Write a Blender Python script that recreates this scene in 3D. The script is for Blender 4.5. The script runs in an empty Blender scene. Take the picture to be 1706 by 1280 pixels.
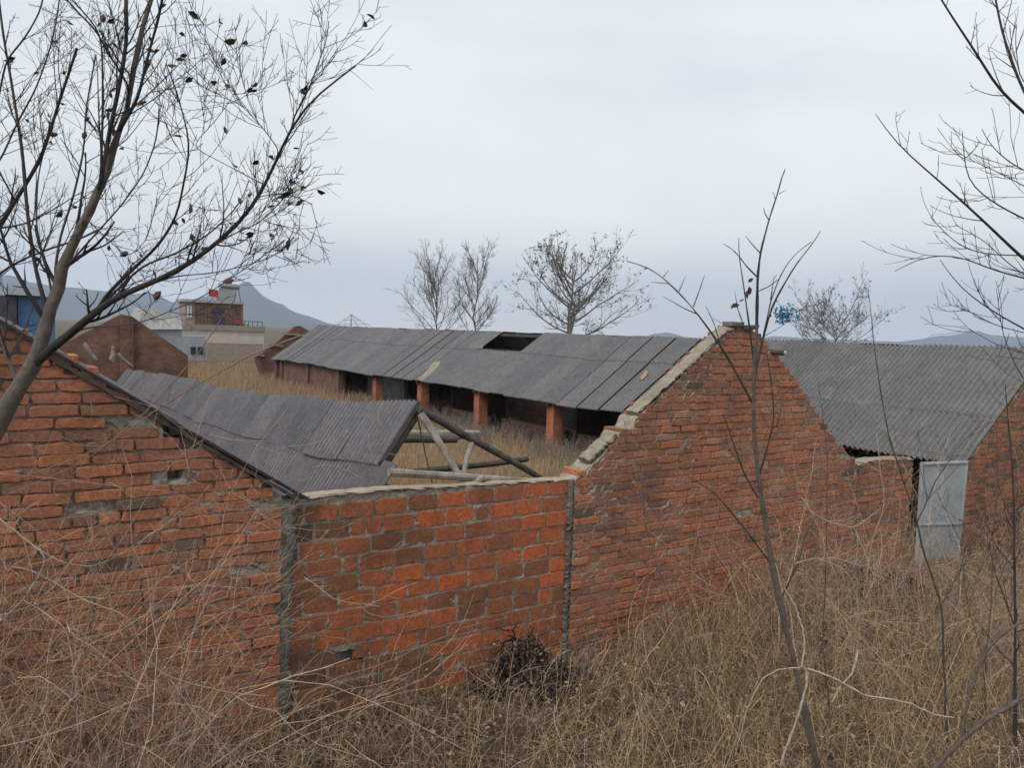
import bpy, math
import numpy as np
R = math.radians
rng = np.random.default_rng(7)

# ------------------------------------------------------------------ camera, sky, sun, exposure
F = 1280.0; CX = 853.0; CY = 640.0            # focal length and centre in photo pixels
ROLL = R(2.0); PITCH = math.atan(84/1280)
CAM = np.array([0, 0, 2.8])
_r0 = np.array([1, 0, 0.]); _u0 = np.array([0, math.sin(PITCH), math.cos(PITCH)])
FW = np.array([0, math.cos(PITCH), -math.sin(PITCH)])
CI = math.cos(ROLL)*_r0 + math.sin(ROLL)*_u0
CJ = -math.sin(ROLL)*_r0 + math.cos(ROLL)*_u0
scene = bpy.context.scene
cd = bpy.data.cameras.new('camera'); co = bpy.data.objects.new('camera', cd); scene.collection.objects.link(co)
cd.sensor_fit = 'HORIZONTAL'; cd.sensor_width = 36; cd.lens = 36*F/1706
cd.clip_start = 0.05; cd.clip_end = 20000
import mathutils
M = mathutils.Matrix(((CI[0], CJ[0], -FW[0], CAM[0]), (CI[1], CJ[1], -FW[1], CAM[1]), (CI[2], CJ[2], -FW[2], CAM[2]), (0, 0, 0, 1)))
co.matrix_world = M
scene.camera = co
scene.view_settings.view_transform = 'Standard'; scene.view_settings.look = 'None'
scene.view_settings.gamma = 1; scene.view_settings.exposure = 0.70
scene.cycles.max_bounces = 5; scene.cycles.diffuse_bounces = 3; scene.cycles.volume_bounces = 0
scene.cycles.glossy_bounces = 2

SUN_EL, SUN_AZ = R(48), R(215)                # azimuth measured clockwise from +Y
world = bpy.data.worlds.new('World'); scene.world = world; world.use_nodes = True
wn = world.node_tree; wn.nodes.clear()
def N(nt, t, **k):
    n = nt.nodes.new(t)
    for a, b in k.items():
        if a == 'ins':
            for i, v in b.items(): n.inputs[i].default_value = v
        else: setattr(n, a, b)
    return n
def ramp(nt, stops, interp='LINEAR'):
    n = nt.nodes.new('ShaderNodeValToRGB'); cr = n.color_ramp; cr.interpolation = interp
    while len(cr.elements) > 1: cr.elements.remove(cr.elements[0])
    cr.elements[0].position = stops[0][0]; cr.elements[0].color = (*stops[0][1], 1)
    for p, c in stops[1:]:
        e = cr.elements.new(p); e.color = (*c, 1)
    return n
def mixc(nt, fac, a, b, mode='MIX'):
    n = nt.nodes.new('ShaderNodeMix'); n.data_type = 'RGBA'; n.blend_type = mode
    for k, v in ((0, fac), (6, a), (7, b)):
        if isinstance(v, (int, float)): n.inputs[k].default_value = v
        elif isinstance(v, tuple): n.inputs[k].default_value = (*v, 1) if len(v) == 3 else v
        else: nt.links.new(v, n.inputs[k])
    return n.outputs[2]
sky = N(wn, 'ShaderNodeTexSky', sky_type='NISHITA'); sky.sun_disc = False
sky.sun_elevation = SUN_EL; sky.sun_rotation = SUN_AZ; sky.dust_density = 4
tc = N(wn, 'ShaderNodeTexCoord'); mp = N(wn, 'ShaderNodeMapping'); mp.inputs['Scale'].default_value = (1.0, 1.0, 3.2)
wn.links.new(tc.outputs['Generated'], mp.inputs[0])
n1 = N(wn, 'ShaderNodeTexNoise', ins={'Scale': 1.5, 'Detail': 5.0, 'Roughness': .5, 'Distortion': .35}); wn.links.new(mp.outputs[0], n1.inputs['Vector'])
cl = ramp(wn, [(.32, (.465, .508, .540)), (.5, (.550, .592, .612)), (.66, (.625, .662, .675))]); wn.links.new(n1.outputs[0], cl.inputs[0])
n2 = N(wn, 'ShaderNodeTexNoise', ins={'Scale': 2.6, 'Detail': 2.0}); wn.links.new(mp.outputs[0], n2.inputs['Vector'])
pk = ramp(wn, [(.4, (1, 1, 1)), (.65, (1.0, .985, 1.0))]); wn.links.new(n2.outputs[0], pk.inputs[0])
c1 = mixc(wn, 1.0, cl.outputs[0], pk.outputs[0], 'MULTIPLY')
skys = mixc(wn, 1.0, sky.outputs[0], (.1, .1, .1), 'MULTIPLY')
c2 = mixc(wn, .92, skys, c1)
sx = N(wn, 'ShaderNodeSeparateXYZ'); wn.links.new(tc.outputs['Generated'], sx.inputs[0])
hz_ = ramp(wn, [(0, (1.66, 1.52, 1.34)), (.10, (1.34, 1.28, 1.19)), (.3, (1.06, 1.05, 1.03)), (1, (.97, .97, .98))]); wn.links.new(sx.outputs[2], hz_.inputs[0])
c2 = mixc(wn, 1., c2, hz_.outputs[0], 'MULTIPLY')
bg = N(wn, 'ShaderNodeBackground'); wn.links.new(c2, bg.inputs[0]); bg.inputs[1].default_value = 1.0
wo = N(wn, 'ShaderNodeOutputWorld'); wn.links.new(bg.outputs[0], wo.inputs[0])

sl = bpy.data.lights.new('sun', 'SUN'); sl.energy = 1.5; sl.angle = R(32); sl.color = (1, .95, .88)
so = bpy.data.objects.new('sun', sl); scene.collection.objects.link(so)
sd = mathutils.Vector((math.sin(SUN_AZ)*math.cos(SUN_EL), math.cos(SUN_AZ)*math.cos(SUN_EL), math.sin(SUN_EL)))
so.rotation_euler = sd.to_track_quat('Z', 'Y').to_euler(); so.location = (-10, -20, 30)

# ------------------------------------------------------------------ the yard's own frame: w along the front wall, s behind it
def ray(x, y): return FW + CI*(x-CX)/F - CJ*(y-CY)/F
_d = ray(-8, 526); D1 = np.array([_d[0], _d[1], 0]); D1 /= np.linalg.norm(D1); D2 = np.array([D1[1], -D1[0], 0])
_k = ray(475, 840); O = _k*5/_k[1]; O[2] = 0
UP = np.array([0, 0, 1.])
def P(w, s, z): return O + D2*w + D1*s + UP*z
def PA(A):
    A = np.asarray(A, float); return O + A[..., :1]*D2 + A[..., 1:2]*D1 + A[..., 2:3]*UP
def S(x, y, s):                                # where the line of sight meets the plane s = const
    k = ray(x, y); t = (s-np.dot(CAM-O, D1))/np.dot(k, D1); return CAM+k*t
def Wp(x, y, w):
    k = ray(x, y); t = (w-np.dot(CAM-O, D2))/np.dot(k, D2); return CAM+k*t
def loc(p): v = p-O; return np.array([v@D2, v@D1, p[2]])
def DP(x, y, Y):                               # at forward distance Y
    k = ray(x, y); return CAM + k*Y/k[1]

# ------------------------------------------------------------------ object helpers
def tagit(o, label, cat, group=None, kind=None):
    if label: o['label'] = label
    if cat: o['category'] = cat
    if group: o['group'] = group
    if kind: o['kind'] = kind
    return o
def thing(name, label, cat, at=(0, 0, 0), group=None):
    o = bpy.data.objects.new(name, None); scene.collection.objects.link(o); o.location = tuple(at)
    o.empty_display_size = .2
    return tagit(o, label, cat, group)
def mesh(name, V, Fc, mats, parent=None, fm=None, rnd=None, smooth=False, org=None, uv=None):
    V = np.asarray(V, float).reshape(-1, 3)
    if parent is not None: org = np.array(parent['org']) if 'org' in parent else np.array(parent.location)
    if org is None: org = np.zeros(3)
    org = np.asarray(org, float)
    me = bpy.data.meshes.new(name)
    if isinstance(Fc, np.ndarray):
        n, k = Fc.shape
        me.vertices.add(len(V)); me.vertices.foreach_set('co', (V-org).astype(np.float32).ravel())
        me.loops.add(n*k); me.loops.foreach_set('vertex_index', Fc.astype(np.int32).ravel())
        me.polygons.add(n); me.polygons.foreach_set('loop_start', np.arange(0, n*k, k, dtype=np.int32))
        me.update(calc_edges=True)
    else:
        me.from_pydata((V-org).tolist(), [], [list(f) for f in Fc])
    if not isinstance(mats, (list, tuple)): mats = [mats]
    for m in mats: me.materials.append(m)
    nf = len(me.polygons)
    if fm is not None: me.polygons.foreach_set('material_index', np.asarray(fm, dtype=np.int32))
    if rnd is not None:
        a = me.attributes.new('rnd', 'FLOAT', 'FACE'); a.data.foreach_set('value', np.asarray(rnd, dtype=np.float32))
    if smooth: me.polygons.foreach_set('use_smooth', np.ones(nf, dtype=bool))
    if uv:
        ul = me.uv_layers.new(name='UVMap'); dat = np.zeros((len(me.loops), 2), np.float32)
        for p in me.polygons:
            nn = np.array(p.normal); h = nn[:2]
            for li in p.loop_indices:
                c = np.array(me.vertices[me.loops[li].vertex_index].co)+org-O
                if abs(nn[2]) > .7: u, v = c@D2, c@D1
                elif abs(nn@D1) > abs(nn@D2): u, v = c@D2, c[2]
                else: u, v = c@D1, c[2]
                dat[li] = (u, v)
        ul.data.foreach_set('uv', dat.ravel())
    me.update()
    o = bpy.data.objects.new(name, me); scene.collection.objects.link(o)
    if parent is not None: o.parent = parent
    else: o.location = tuple(org)
    return o
class MB:                                      # several shapes joined into one mesh
    def __init__(s): s.v = []; s.f = []; s.m = []; s.r = []
    def add(s, V, Fc, m=0, r=0.):
        b = len(s.v); s.v += [tuple(map(float, x)) for x in V]; s.f += [[b+i for i in f] for f in Fc]
        s.m += [m]*len(Fc); s.r += [r]*len(Fc)
    def box(s, c8, m=0, r=0.):                 # c8: bottom 4 (ccw) then top 4
        s.add(c8, [(3, 2, 1, 0), (4, 5, 6, 7), (0, 1, 5, 4), (1, 2, 6, 5), (2, 3, 7, 6), (3, 0, 4, 7)], m, r)
    def wbox(s, w0, w1, s0, s1, z0, z1, m=0, r=0.):
        s.box([P(w0, s0, z0), P(w1, s0, z0), P(w1, s1, z0), P(w0, s1, z0), P(w0, s0, z1), P(w1, s0, z1), P(w1, s1, z1), P(w0, s1, z1)], m, r)
    def bar(s, a, b, wd, ht, m=0, r=0., upv=UP):
        a = np.asarray(a, float); b = np.asarray(b, float); d = b-a; d /= np.linalg.norm(d)
        x = np.cross(d, upv); x /= np.linalg.norm(x); y = np.cross(x, d)
        q = [-x*wd/2-y*ht/2, x*wd/2-y*ht/2, x*wd/2+y*ht/2, -x*wd/2+y*ht/2]
        s.box([a+q[0], a+q[1], a+q[2], a+q[3], b+q[0], b+q[1], b+q[2], b+q[3]], m, r)
    def log(s, a, b, r0, r1, m=0, r=0., sides=9, segs=9, wob=.012, g=rng):
        a = np.asarray(a, float); b = np.asarray(b, float); d = b-a; L = np.linalg.norm(d); d /= L
        x = np.cross(d, UP if abs(d[2]) < .95 else D1); x /= np.linalg.norm(x); y = np.cross(x, d)
        V = []; base = g.normal(0, .06, sides)
        ph = g.random(3)*6
        for i in range(segs+1):
            t = i/segs; c = a+d*L*t+x*wob*math.sin(4*t+ph[0])+y*wob*math.sin(5*t+ph[1]); rr = (r0+(r1-r0)*t)*(1+.05*math.sin(9*t+ph[2]))
            for j in range(sides):
                an = 2*math.pi*j/sides; q = rr*(1+base[j]+g.normal(0, .02)); V.append(c+x*q*math.cos(an)+y*q*math.sin(an))
        Fc = []
        for i in range(segs):
            for j in range(sides):
                k = (j+1) % sides; Fc.append((i*sides+j, i*sides+k, (i+1)*sides+k, (i+1)*sides+j))
        Fc.append(tuple(range(sides-1, -1, -1))); Fc.append(tuple(segs*sides+j for j in range(sides)))
        s.add(V, Fc, m, r)
    def build(s, name, mats, parent=None, **k):
        return mesh(name, s.v, s.f, mats, parent, fm=s.m, rnd=s.r, **k)

# batch of tapered tubes: Pts (n,K,3), Rad (n,K)
def tube_arrays(Pts, Rad, sides=3):
    Pts = np.asarray(Pts, float); n, K, _ = Pts.shape
    T = np.gradient(Pts, axis=1); T /= (np.linalg.norm(T, axis=2, keepdims=True)+1e-9)
    ref = np.where(np.abs(T[:, :1, 2:3]) > .9, np.array([1., 0, 0]), UP); ref = np.broadcast_to(ref, T.shape)
    X = np.cross(T, ref); X /= (np.linalg.norm(X, axis=2, keepdims=True)+1e-9); Y = np.cross(T, X)
    an = 2*np.pi*np.arange(sides)/sides
    V = Pts[:, :, None]+Rad[:, :, None, None]*(X[:, :, None]*np.cos(an)[None, None, :, None]+Y[:, :, None]*np.sin(an)[None, None, :, None])
    idx = np.arange(n*K*sides).reshape(n, K, sides)
    a = idx[:, :-1]; b = idx[:, 1:]
    Q = np.stack([a, np.roll(a, -1, 2), np.roll(b, -1, 2), b], -1).reshape(-1, 4)
    return V.reshape(-1, 3), Q, (K-1)*sides
def tubes(name, batches, mat, parent=None, sides=3, org=None, smooth=True):
    Vs, Qs, Rs = [], [], []; off = 0
    for b in batches:
        Pts, Rad, col = b
        if len(Pts) == 0: continue
        V, Q, per = tube_arrays(Pts, Rad, sides); Vs.append(V); Qs.append(Q+off); off += len(V)
        Rs.append(np.repeat(np.broadcast_to(col, (len(Pts),)), per))
    return mesh(name, np.concatenate(Vs), np.concatenate(Qs), mat, parent, rnd=np.concatenate(Rs), smooth=smooth, org=org)
def resample(pts, K):
    pts = np.asarray(pts, float); d = np.r_[0, np.cumsum(np.linalg.norm(np.diff(pts, axis=0), axis=1))]
    t = np.linspace(0, d[-1], K); q = np.stack([np.interp(t, d, pts[:, i]) for i in range(3)], 1)
    for _ in range(max(1, K//14)): q[1:-1] = .25*q[:-2]+.5*q[1:-1]+.25*q[2:]
    return q

# ------------------------------------------------------------------ materials
def mat(name, rough=.9):
    m = bpy.data.materials.new(name); m.use_nodes = True; nt = m.node_tree; b = nt.nodes['Principled BSDF']
    b.inputs['Roughness'].default_value = rough; b.inputs['Specular IOR Level'].default_value = .25
    return m, nt, b
def objco(nt): return N(nt, 'ShaderNodeTexCoord').outputs['Object']
def noise(nt, sc, det=4., rough=.55, vec=None, stretch=None, dist=0.):
    n = N(nt, 'ShaderNodeTexNoise', ins={'Scale': sc, 'Detail': det, 'Roughness': rough, 'Distortion': dist})
    v = vec if vec is not None else objco(nt)
    if stretch:
        mp = N(nt, 'ShaderNodeMapping'); mp.inputs['Scale'].default_value = stretch; nt.links.new(v, mp.inputs[0]); v = mp.outputs[0]
    nt.links.new(v, n.inputs['Vector']); return n.outputs[0]
def bump(nt, b, h, st=.5, dist=.01):
    n = N(nt, 'ShaderNodeBump', ins={'Strength': st, 'Distance': dist}); nt.links.new(h, n.inputs['Height']); nt.links.new(n.outputs[0], b.inputs['Normal'])
def sub(nt, a, bb, op='MULTIPLY'):
    n = N(nt, 'ShaderNodeMath', operation=op)
    for i, v in enumerate((a, bb)):
        if isinstance(v, (int, float)): n.inputs[i].default_value = v
        else: nt.links.new(v, n.inputs[i])
    return n.outputs[0]
def attr(nt): return N(nt, 'ShaderNodeAttribute', attribute_name='rnd').outputs['Fac']
def brick_mat(name, stops, soot=.55, soot_col=(.055, .042, .032)):
    m, nt, b = mat(name)
    r = ramp(nt, stops); nt.links.new(attr(nt), r.inputs[0])
    f1 = ramp(nt, [(.35, (.62, .62, .62)), (.65, (1.2, 1.15, 1.1))]); nt.links.new(noise(nt, 38, 5, .7), f1.inputs[0])
    c = mixc(nt, 1., r.outputs[0], f1.outputs[0], 'MULTIPLY')
    sp = ramp(nt, [(.60, (0, 0, 0)), (.70, (1, 1, 1))]); nt.links.new(noise(nt, 130, 2, .6), sp.inputs[0])
    c = mixc(nt, sub(nt, sp.outputs[0], .45), c, (.06, .035, .025))
    s1 = ramp(nt, [(.50, (0, 0, 0)), (.68, (1, 1, 1))]); nt.links.new(noise(nt, 1.6, 6, .62, dist=.6), s1.inputs[0])
    c = mixc(nt, sub(nt, s1.outputs[0], soot), c, soot_col)
    s2 = ramp(nt, [(.56, (0, 0, 0)), (.72, (1, 1, 1))]); nt.links.new(noise(nt, 5, 6, .7), s2.inputs[0])
    c = mixc(nt, sub(nt, s2.outputs[0], .5), c, (.20, .165, .125))
    s3 = ramp(nt, [(.5, (0, 0, 0)), (.75, (1, 1, 1))]); nt.links.new(noise(nt, 13, 6, .75, dist=.5), s3.inputs[0])
    c = mixc(nt, sub(nt, s3.outputs[0], .5), c, (.10, .062, .04))
    s5 = ramp(nt, [(.50, (0, 0, 0)), (.66, (1, 1, 1))]); nt.links.new(noise(nt, 2.6, 7, .65, stretch=(1.3, 1.3, .38), dist=.4), s5.inputs[0])
    c = mixc(nt, sub(nt, s5.outputs[0], .5), c, (.10, .065, .042))
    s6 = ramp(nt, [(.60, (0, 0, 0)), (.70, (1, 1, 1))]); nt.links.new(noise(nt, 7, 8, .8, dist=.8), s6.inputs[0])
    c = mixc(nt, sub(nt, s6.outputs[0], .40), c, (.38, .33, .27))
    nt.links.new(c, b.inputs['Base Color']); bump(nt, b, noise(nt, 90, 5, .7), .6, .006); return m
BR = [(0, (0.135, 0.098, 0.074)), (.10, (0.220, 0.126, 0.088)), (.25, (0.304, 0.145, 0.097)), (.45, (0.387, 0.159, 0.097)), (.65, (0.446, 0.173, 0.095)), (.8, (0.491, 0.177, 0.086)), (.9, (0.426, 0.235, 0.151)), (1, (0.568, 0.164, 0.086))]
BRD = [(0, (0.111, 0.072, 0.046)), (.25, (0.202, 0.098, 0.055)), (.5, (0.325, 0.120, 0.062)), (.8, (0.481, 0.140, 0.058)), (1, (0.559, 0.143, 0.054))]
M_brick = brick_mat('weathered_brick', BR, .42)
M_brick_b = brick_mat('edge_laid_brick', BRD, .6)
def mortar_mat():
    m, nt, b = mat('old_mortar', .95)
    r = ramp(nt, [(.25, (0.115, 0.098, 0.078)), (.5, (0.287, 0.247, 0.201)), (.72, (0.437, 0.385, 0.313))]); nt.links.new(noise(nt, 14, 7, .7), r.inputs[0])
    s1 = ramp(nt, [(.52, (0, 0, 0)), (.7, (1, 1, 1))]); nt.links.new(noise(nt, 1.8, 6, .62), s1.inputs[0])
    c = mixc(nt, sub(nt, s1.outputs[0], .6), r.outputs[0], (.05, .048, .04))
    nt.links.new(c, b.inputs['Base Color']); bump(nt, b, noise(nt, 60, 6, .7), .8, .01); return m
M_mortar = mortar_mat()
def plain(name, lo, hi, sc=12, rough=.85, bmp=.4, stretch=None, useattr=0., bs=40):
    m, nt, b = mat(name, rough)
    r = ramp(nt, [(.3, lo), (.7, hi)]); nz = noise(nt, sc, 6, .65, stretch=stretch)
    if useattr:
        a = sub(nt, attr(nt), useattr); nz2 = sub(nt, nz, 1-useattr); nz = sub(nt, a, nz2, 'ADD')
    nt.links.new(nz, r.inputs[0]); nt.links.new(r.outputs[0], b.inputs['Base Color'])
    if bmp: bump(nt, b, noise(nt, bs, 5, .7), bmp, .008)
    return m
M_paleM = plain('pale_mortar_cap', (0.168, 0.147, 0.113), (0.319, 0.281, 0.218), 9)
M_render = plain('cement_render', (0.077, 0.076, 0.065), (0.196, 0.187, 0.158), 7)
def sheet_mat(name, lo, mid, hi, var=.4):
    m, nt, b = mat(name, .8)
    r = ramp(nt, [(.25, lo), (.5, mid), (.78, hi)])
    nz = noise(nt, 2.4, 8, .68, dist=.3)
    a = sub(nt, sub(nt, attr(nt), var), sub(nt, nz, 1-var), 'ADD'); nt.links.new(a, r.inputs[0])
    f1 = ramp(nt, [(.3, (.66, .66, .66)), (.7, (1.25, 1.24, 1.2))]); nt.links.new(noise(nt, 16, 8, .8), f1.inputs[0])
    c = mixc(nt, 1., r.outputs[0], f1.outputs[0], 'MULTIPLY')
    s2 = ramp(nt, [(.58, (0, 0, 0)), (.68, (1, 1, 1))]); nt.links.new(noise(nt, 9, 5, .7), s2.inputs[0])
    c = mixc(nt, sub(nt, s2.outputs[0], .5), c, (.055, .052, .05))
    s3 = ramp(nt, [(.60, (0, 0, 0)), (.66, (1, 1, 1))]); nt.links.new(noise(nt, 4.5, 8, .75, dist=.8), s3.inputs[0])
    c = mixc(nt, sub(nt, s3.outputs[0], .45), c, (.27, .26, .235))
    s4 = ramp(nt, [(.58, (0, 0, 0)), (.68, (1, 1, 1))]); nt.links.new(noise(nt, 1.3, 7, .7, dist=.5), s4.inputs[0])
    c = mixc(nt, sub(nt, s4.outputs[0], .3), c, (.11, .095, .085))
    nt.links.new(c, b.inputs['Base Color']); bump(nt, b, noise(nt, 70, 4, .7), .3, .004); return m
M_asb = sheet_mat('grey_fibre_cement', (0.124, 0.127, 0.139), (0.156, 0.157, 0.165), (0.194, 0.192, 0.197), .22)
M_asb2 = sheet_mat('pale_fibre_cement', (0.113, 0.114, 0.118), (0.144, 0.145, 0.148), (0.194, 0.192, 0.192), .25)
M_asb3 = sheet_mat('stained_fibre_cement', (0.107, 0.104, 0.118), (0.145, 0.141, 0.155), (0.194, 0.187, 0.197), .2)
M_wood = plain('weathered_wood', (.13, .11, .09), (.36, .32, .27), 10, .85, .6, (1, 1, 1), 0, 30)
M_dwood = plain('dark_old_wood', (.035, .03, .026), (.12, .10, .08), 10)
def far_brick(name, c1, c2, cm, bw=.25, bh=.07):
    m, nt, b = mat(name); u = N(nt, 'ShaderNodeUVMap')
    bt = N(nt, 'ShaderNodeTexBrick', ins={'Color1': (*c1, 1), 'Color2': (*c2, 1), 'Mortar': (*cm, 1), 'Scale': 1., 'Mortar Size': .008, 'Brick Width': bw, 'Row Height': bh, 'Bias': 0.})
    nt.links.new(u.outputs[0], bt.inputs['Vector'])
    f1 = ramp(nt, [(.3, (.5, .48, .46)), (.62, (1.15, 1.1, 1.05))]); nt.links.new(noise(nt, 2.2, 7, .7), f1.inputs[0])
    c = mixc(nt, 1., bt.outputs[0], f1.outputs[0], 'MULTIPLY')
    f2 = ramp(nt, [(.3, (.7, .7, .7)), (.7, (1.2, 1.2, 1.2))]); nt.links.new(noise(nt, 30, 3, .7), f2.inputs[0])
    c = mixc(nt, 1., c, f2.outputs[0], 'MULTIPLY')
    nt.links.new(c, b.inputs['Base Color']); bump(nt, b, noise(nt, 40, 4, .7), .5, .01); return m
M_fb = far_brick('pillar_brick', (.44, .14, .065), (.33, .10, .055), (.24, .20, .16))
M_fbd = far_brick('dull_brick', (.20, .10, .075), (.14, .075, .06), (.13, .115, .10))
M_fbe = far_brick('old_gable_brick', (.24, .12, .075), (.18, .095, .065), (.15, .13, .11))
M_concrete = plain('grey_plaster', (.16, .16, .155), (.28, .275, .26), 4)
M_metal = plain('galvanised_sheet', (.27, .30, .31), (.42, .46, .47), 5, .5, .15)
def stem_mat(name, stops, bmp=False):
    m, nt, b = mat(name, .85); r = ramp(nt, stops); nt.links.new(attr(nt), r.inputs[0])
    f1 = ramp(nt, [(.3, (.65, .65, .65)), (.7, (1.25, 1.25, 1.25))]); nt.links.new(noise(nt, 25, 4, .7), f1.inputs[0])
    nt.links.new(mixc(nt, 1., r.outputs[0], f1.outputs[0], 'MULTIPLY'), b.inputs['Base Color'])
    if bmp: bump(nt, b, noise(nt, 60, 6, .8, dist=1.), 1., .012)
    return m
M_grass = stem_mat('dead_grass_blades', [(0, (.045, .034, .026)), (.12, (0.138, 0.094, 0.057)), (.3, (0.253, 0.176, 0.104)), (.6, (0.391, 0.280, 0.160)), (.85, (0.506, 0.373, 0.207)), (.93, (0.299, 0.253, 0.124)), (1, (0.218, 0.220, 0.088))])
M_ygrass = stem_mat('tan_yard_grass', [(0, (0.184, 0.129, 0.084)), (.4, (0.345, 0.241, 0.147)), (.8, (0.483, 0.347, 0.210)), (1, (0.575, 0.426, 0.263))])
M_twig = stem_mat('dead_twigs', [(0, (0.135, 0.088, 0.065)), (.35, (0.270, 0.183, 0.129)), (.7, (0.486, 0.342, 0.237)), (1, (0.702, 0.519, 0.367))])
M_vine = stem_mat('pale_bare_vines', [(0, (.22, .175, .13)), (1, (.38, .32, .25))])
M_weed = stem_mat('grey_weeds', [(0, (.10, .09, .08)), (.5, (.21, .19, .165)), (1, (.36, .32, .28))])
M_bark = stem_mat('grey_bark', [(0, (.030, .028, .032)), (.5, (.055, .048, .048)), (.8, (.11, .092, .082)), (1, (.17, .14, .115))], True)
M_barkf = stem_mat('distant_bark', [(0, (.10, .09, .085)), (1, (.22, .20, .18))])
M_leafd = plain('dried_leaf', (.035, .026, .022), (.10, .07, .05), 20)
M_leaft = plain('tan_dried_leaf', (.20, .14, .085), (.38, .29, .19), 20)
def flat(name, c, rough=.7): 
    m, nt, b = mat(name, rough); r = ramp(nt, [(.3, tuple(x*.8 for x in c)), (.7, tuple(min(1, x*1.15) for x in c))]); nt.links.new(noise(nt, 6, 5, .6), r.inputs[0])
    nt.links.new(r.outputs[0], b.inputs['Base Color']); return m

# ------------------------------------------------------------------ ground, hills
def gz(w, s):
    f = np.clip((-s-1.6)/3.2, 0, 1); f = f*f*(3-2*f)
    h = .05 + 1.08*f
    return np.where(s < 0, h, np.where(s < .6, .05-.15*s/.6, -.10)) + .03*np.sin(w*1.7+s*2.1) + .02*np.sin(w*4.1-s*3.3)
def ground():
    a = np.concatenate([-np.geomspace(3200, 12, 22), np.linspace(-11, 16, 110), np.geomspace(17, 3200, 24)])
    b = np.concatenate([-np.geomspace(3200, 8, 18), np.linspace(-7.5, 34, 140), np.geomspace(36, 3200, 24)])
    A, B = np.meshgrid(a, b, indexing='ij'); Z = gz(A, B)
    Z = np.where((np.abs(A) > 60) | (np.abs(B) > 60), np.where(B < 0, Z*0+1.1, -.1), Z)
    V = PA(np.stack([A, B, Z], -1).reshape(-1, 3)); na, nb = A.shape
    i = np.arange(na*nb).reshape(na, nb)
    Q = np.stack([i[:-1, :-1], i[1:, :-1], i[1:, 1:], i[:-1, 1:]], -1).reshape(-1, 4)
    m, nt, b_ = mat('earth_and_litter', .95)
    r = ramp(nt, [(.3, (.05, .038, .028)), (.5, (.115, .085, .058)), (.7, (.20, .155, .10))]); nt.links.new(noise(nt, 5, 9, .75), r.inputs[0])
    nt.links.new(r.outputs[0], b_.inputs['Base Color']); bump(nt, b_, noise(nt, 25, 6, .8), 1., .04)
    o = mesh('ground', V, Q, m, smooth=True); o['kind'] = 'structure'
ground()
def hills():
    m, nt, b = mat('hill_woodland', .95)
    r = ramp(nt, [(.35, (.05, .06, .05)), (.65, (.10, .105, .08))]); nt.links.new(noise(nt, .004, 9, .7), r.inputs[0]); nt.links.new(r.outputs[0], b.inputs['Base Color'])
    g = np.random.default_rng(3)
    def rng_(pts, dist, name, depth=500):
        K = 140; px = np.linspace(pts[0][0], pts[-1][0], K); py = np.interp(px, [p[0] for p in pts], [p[1] for p in pts]) + g.normal(0, .35, K)
        V = []; rows = 9
        for x, y in zip(px, py):
            T = DP(x, y, dist); hz = max(T[2], 1)
            dirr = np.array([T[0], T[1], 0.]); dirr /= np.linalg.norm(dirr)
            for j in range(rows):
                t = (j-4)/4.; hh = hz*(1-abs(t))**1.3 - 3*(abs(t) > .99)
                q = np.array([T[0], T[1], 0])+dirr*depth*t; q[2] = hh*(1+.12*g.normal()*(0 < abs(t) < 1)); V.append(q)
        i = np.arange(K*rows).reshape(K, rows); Q = np.stack([i[:-1, :-1], i[:-1, 1:], i[1:, 1:], i[1:, :-1]], -1).reshape(-1, 4)
        o = mesh(name, np.array(V), Q, m, smooth=True); o['kind'] = 'structure'
    rng_([(-900, 540), (-500, 470), (-250, 490), (-60, 462), (15, 458), (50, 470), (95, 478), (130, 480), (165, 484), (220, 491), (245, 487), (262, 490), (285, 503), (310, 502), (340, 494), (370, 492), (390, 484), (402, 471), (410, 468), (419, 471), (430, 486), (446, 498), (462, 505), (472, 507), (486, 518), (520, 529), (545, 538), (600, 549)], 2400, 'hills')
    rng_([(1060, 566), (1090, 556), (1115, 554), (1150, 565), (1250, 566), (1290, 560), (1330, 563), (1500, 570), (1530, 566), (1560, 560), (1590, 558), (1610, 553), (1628, 551), (1648, 558), (1706, 562), (1800, 570), (2100, 560), (2500, 600)], 2900, 'hills')
hills()

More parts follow.
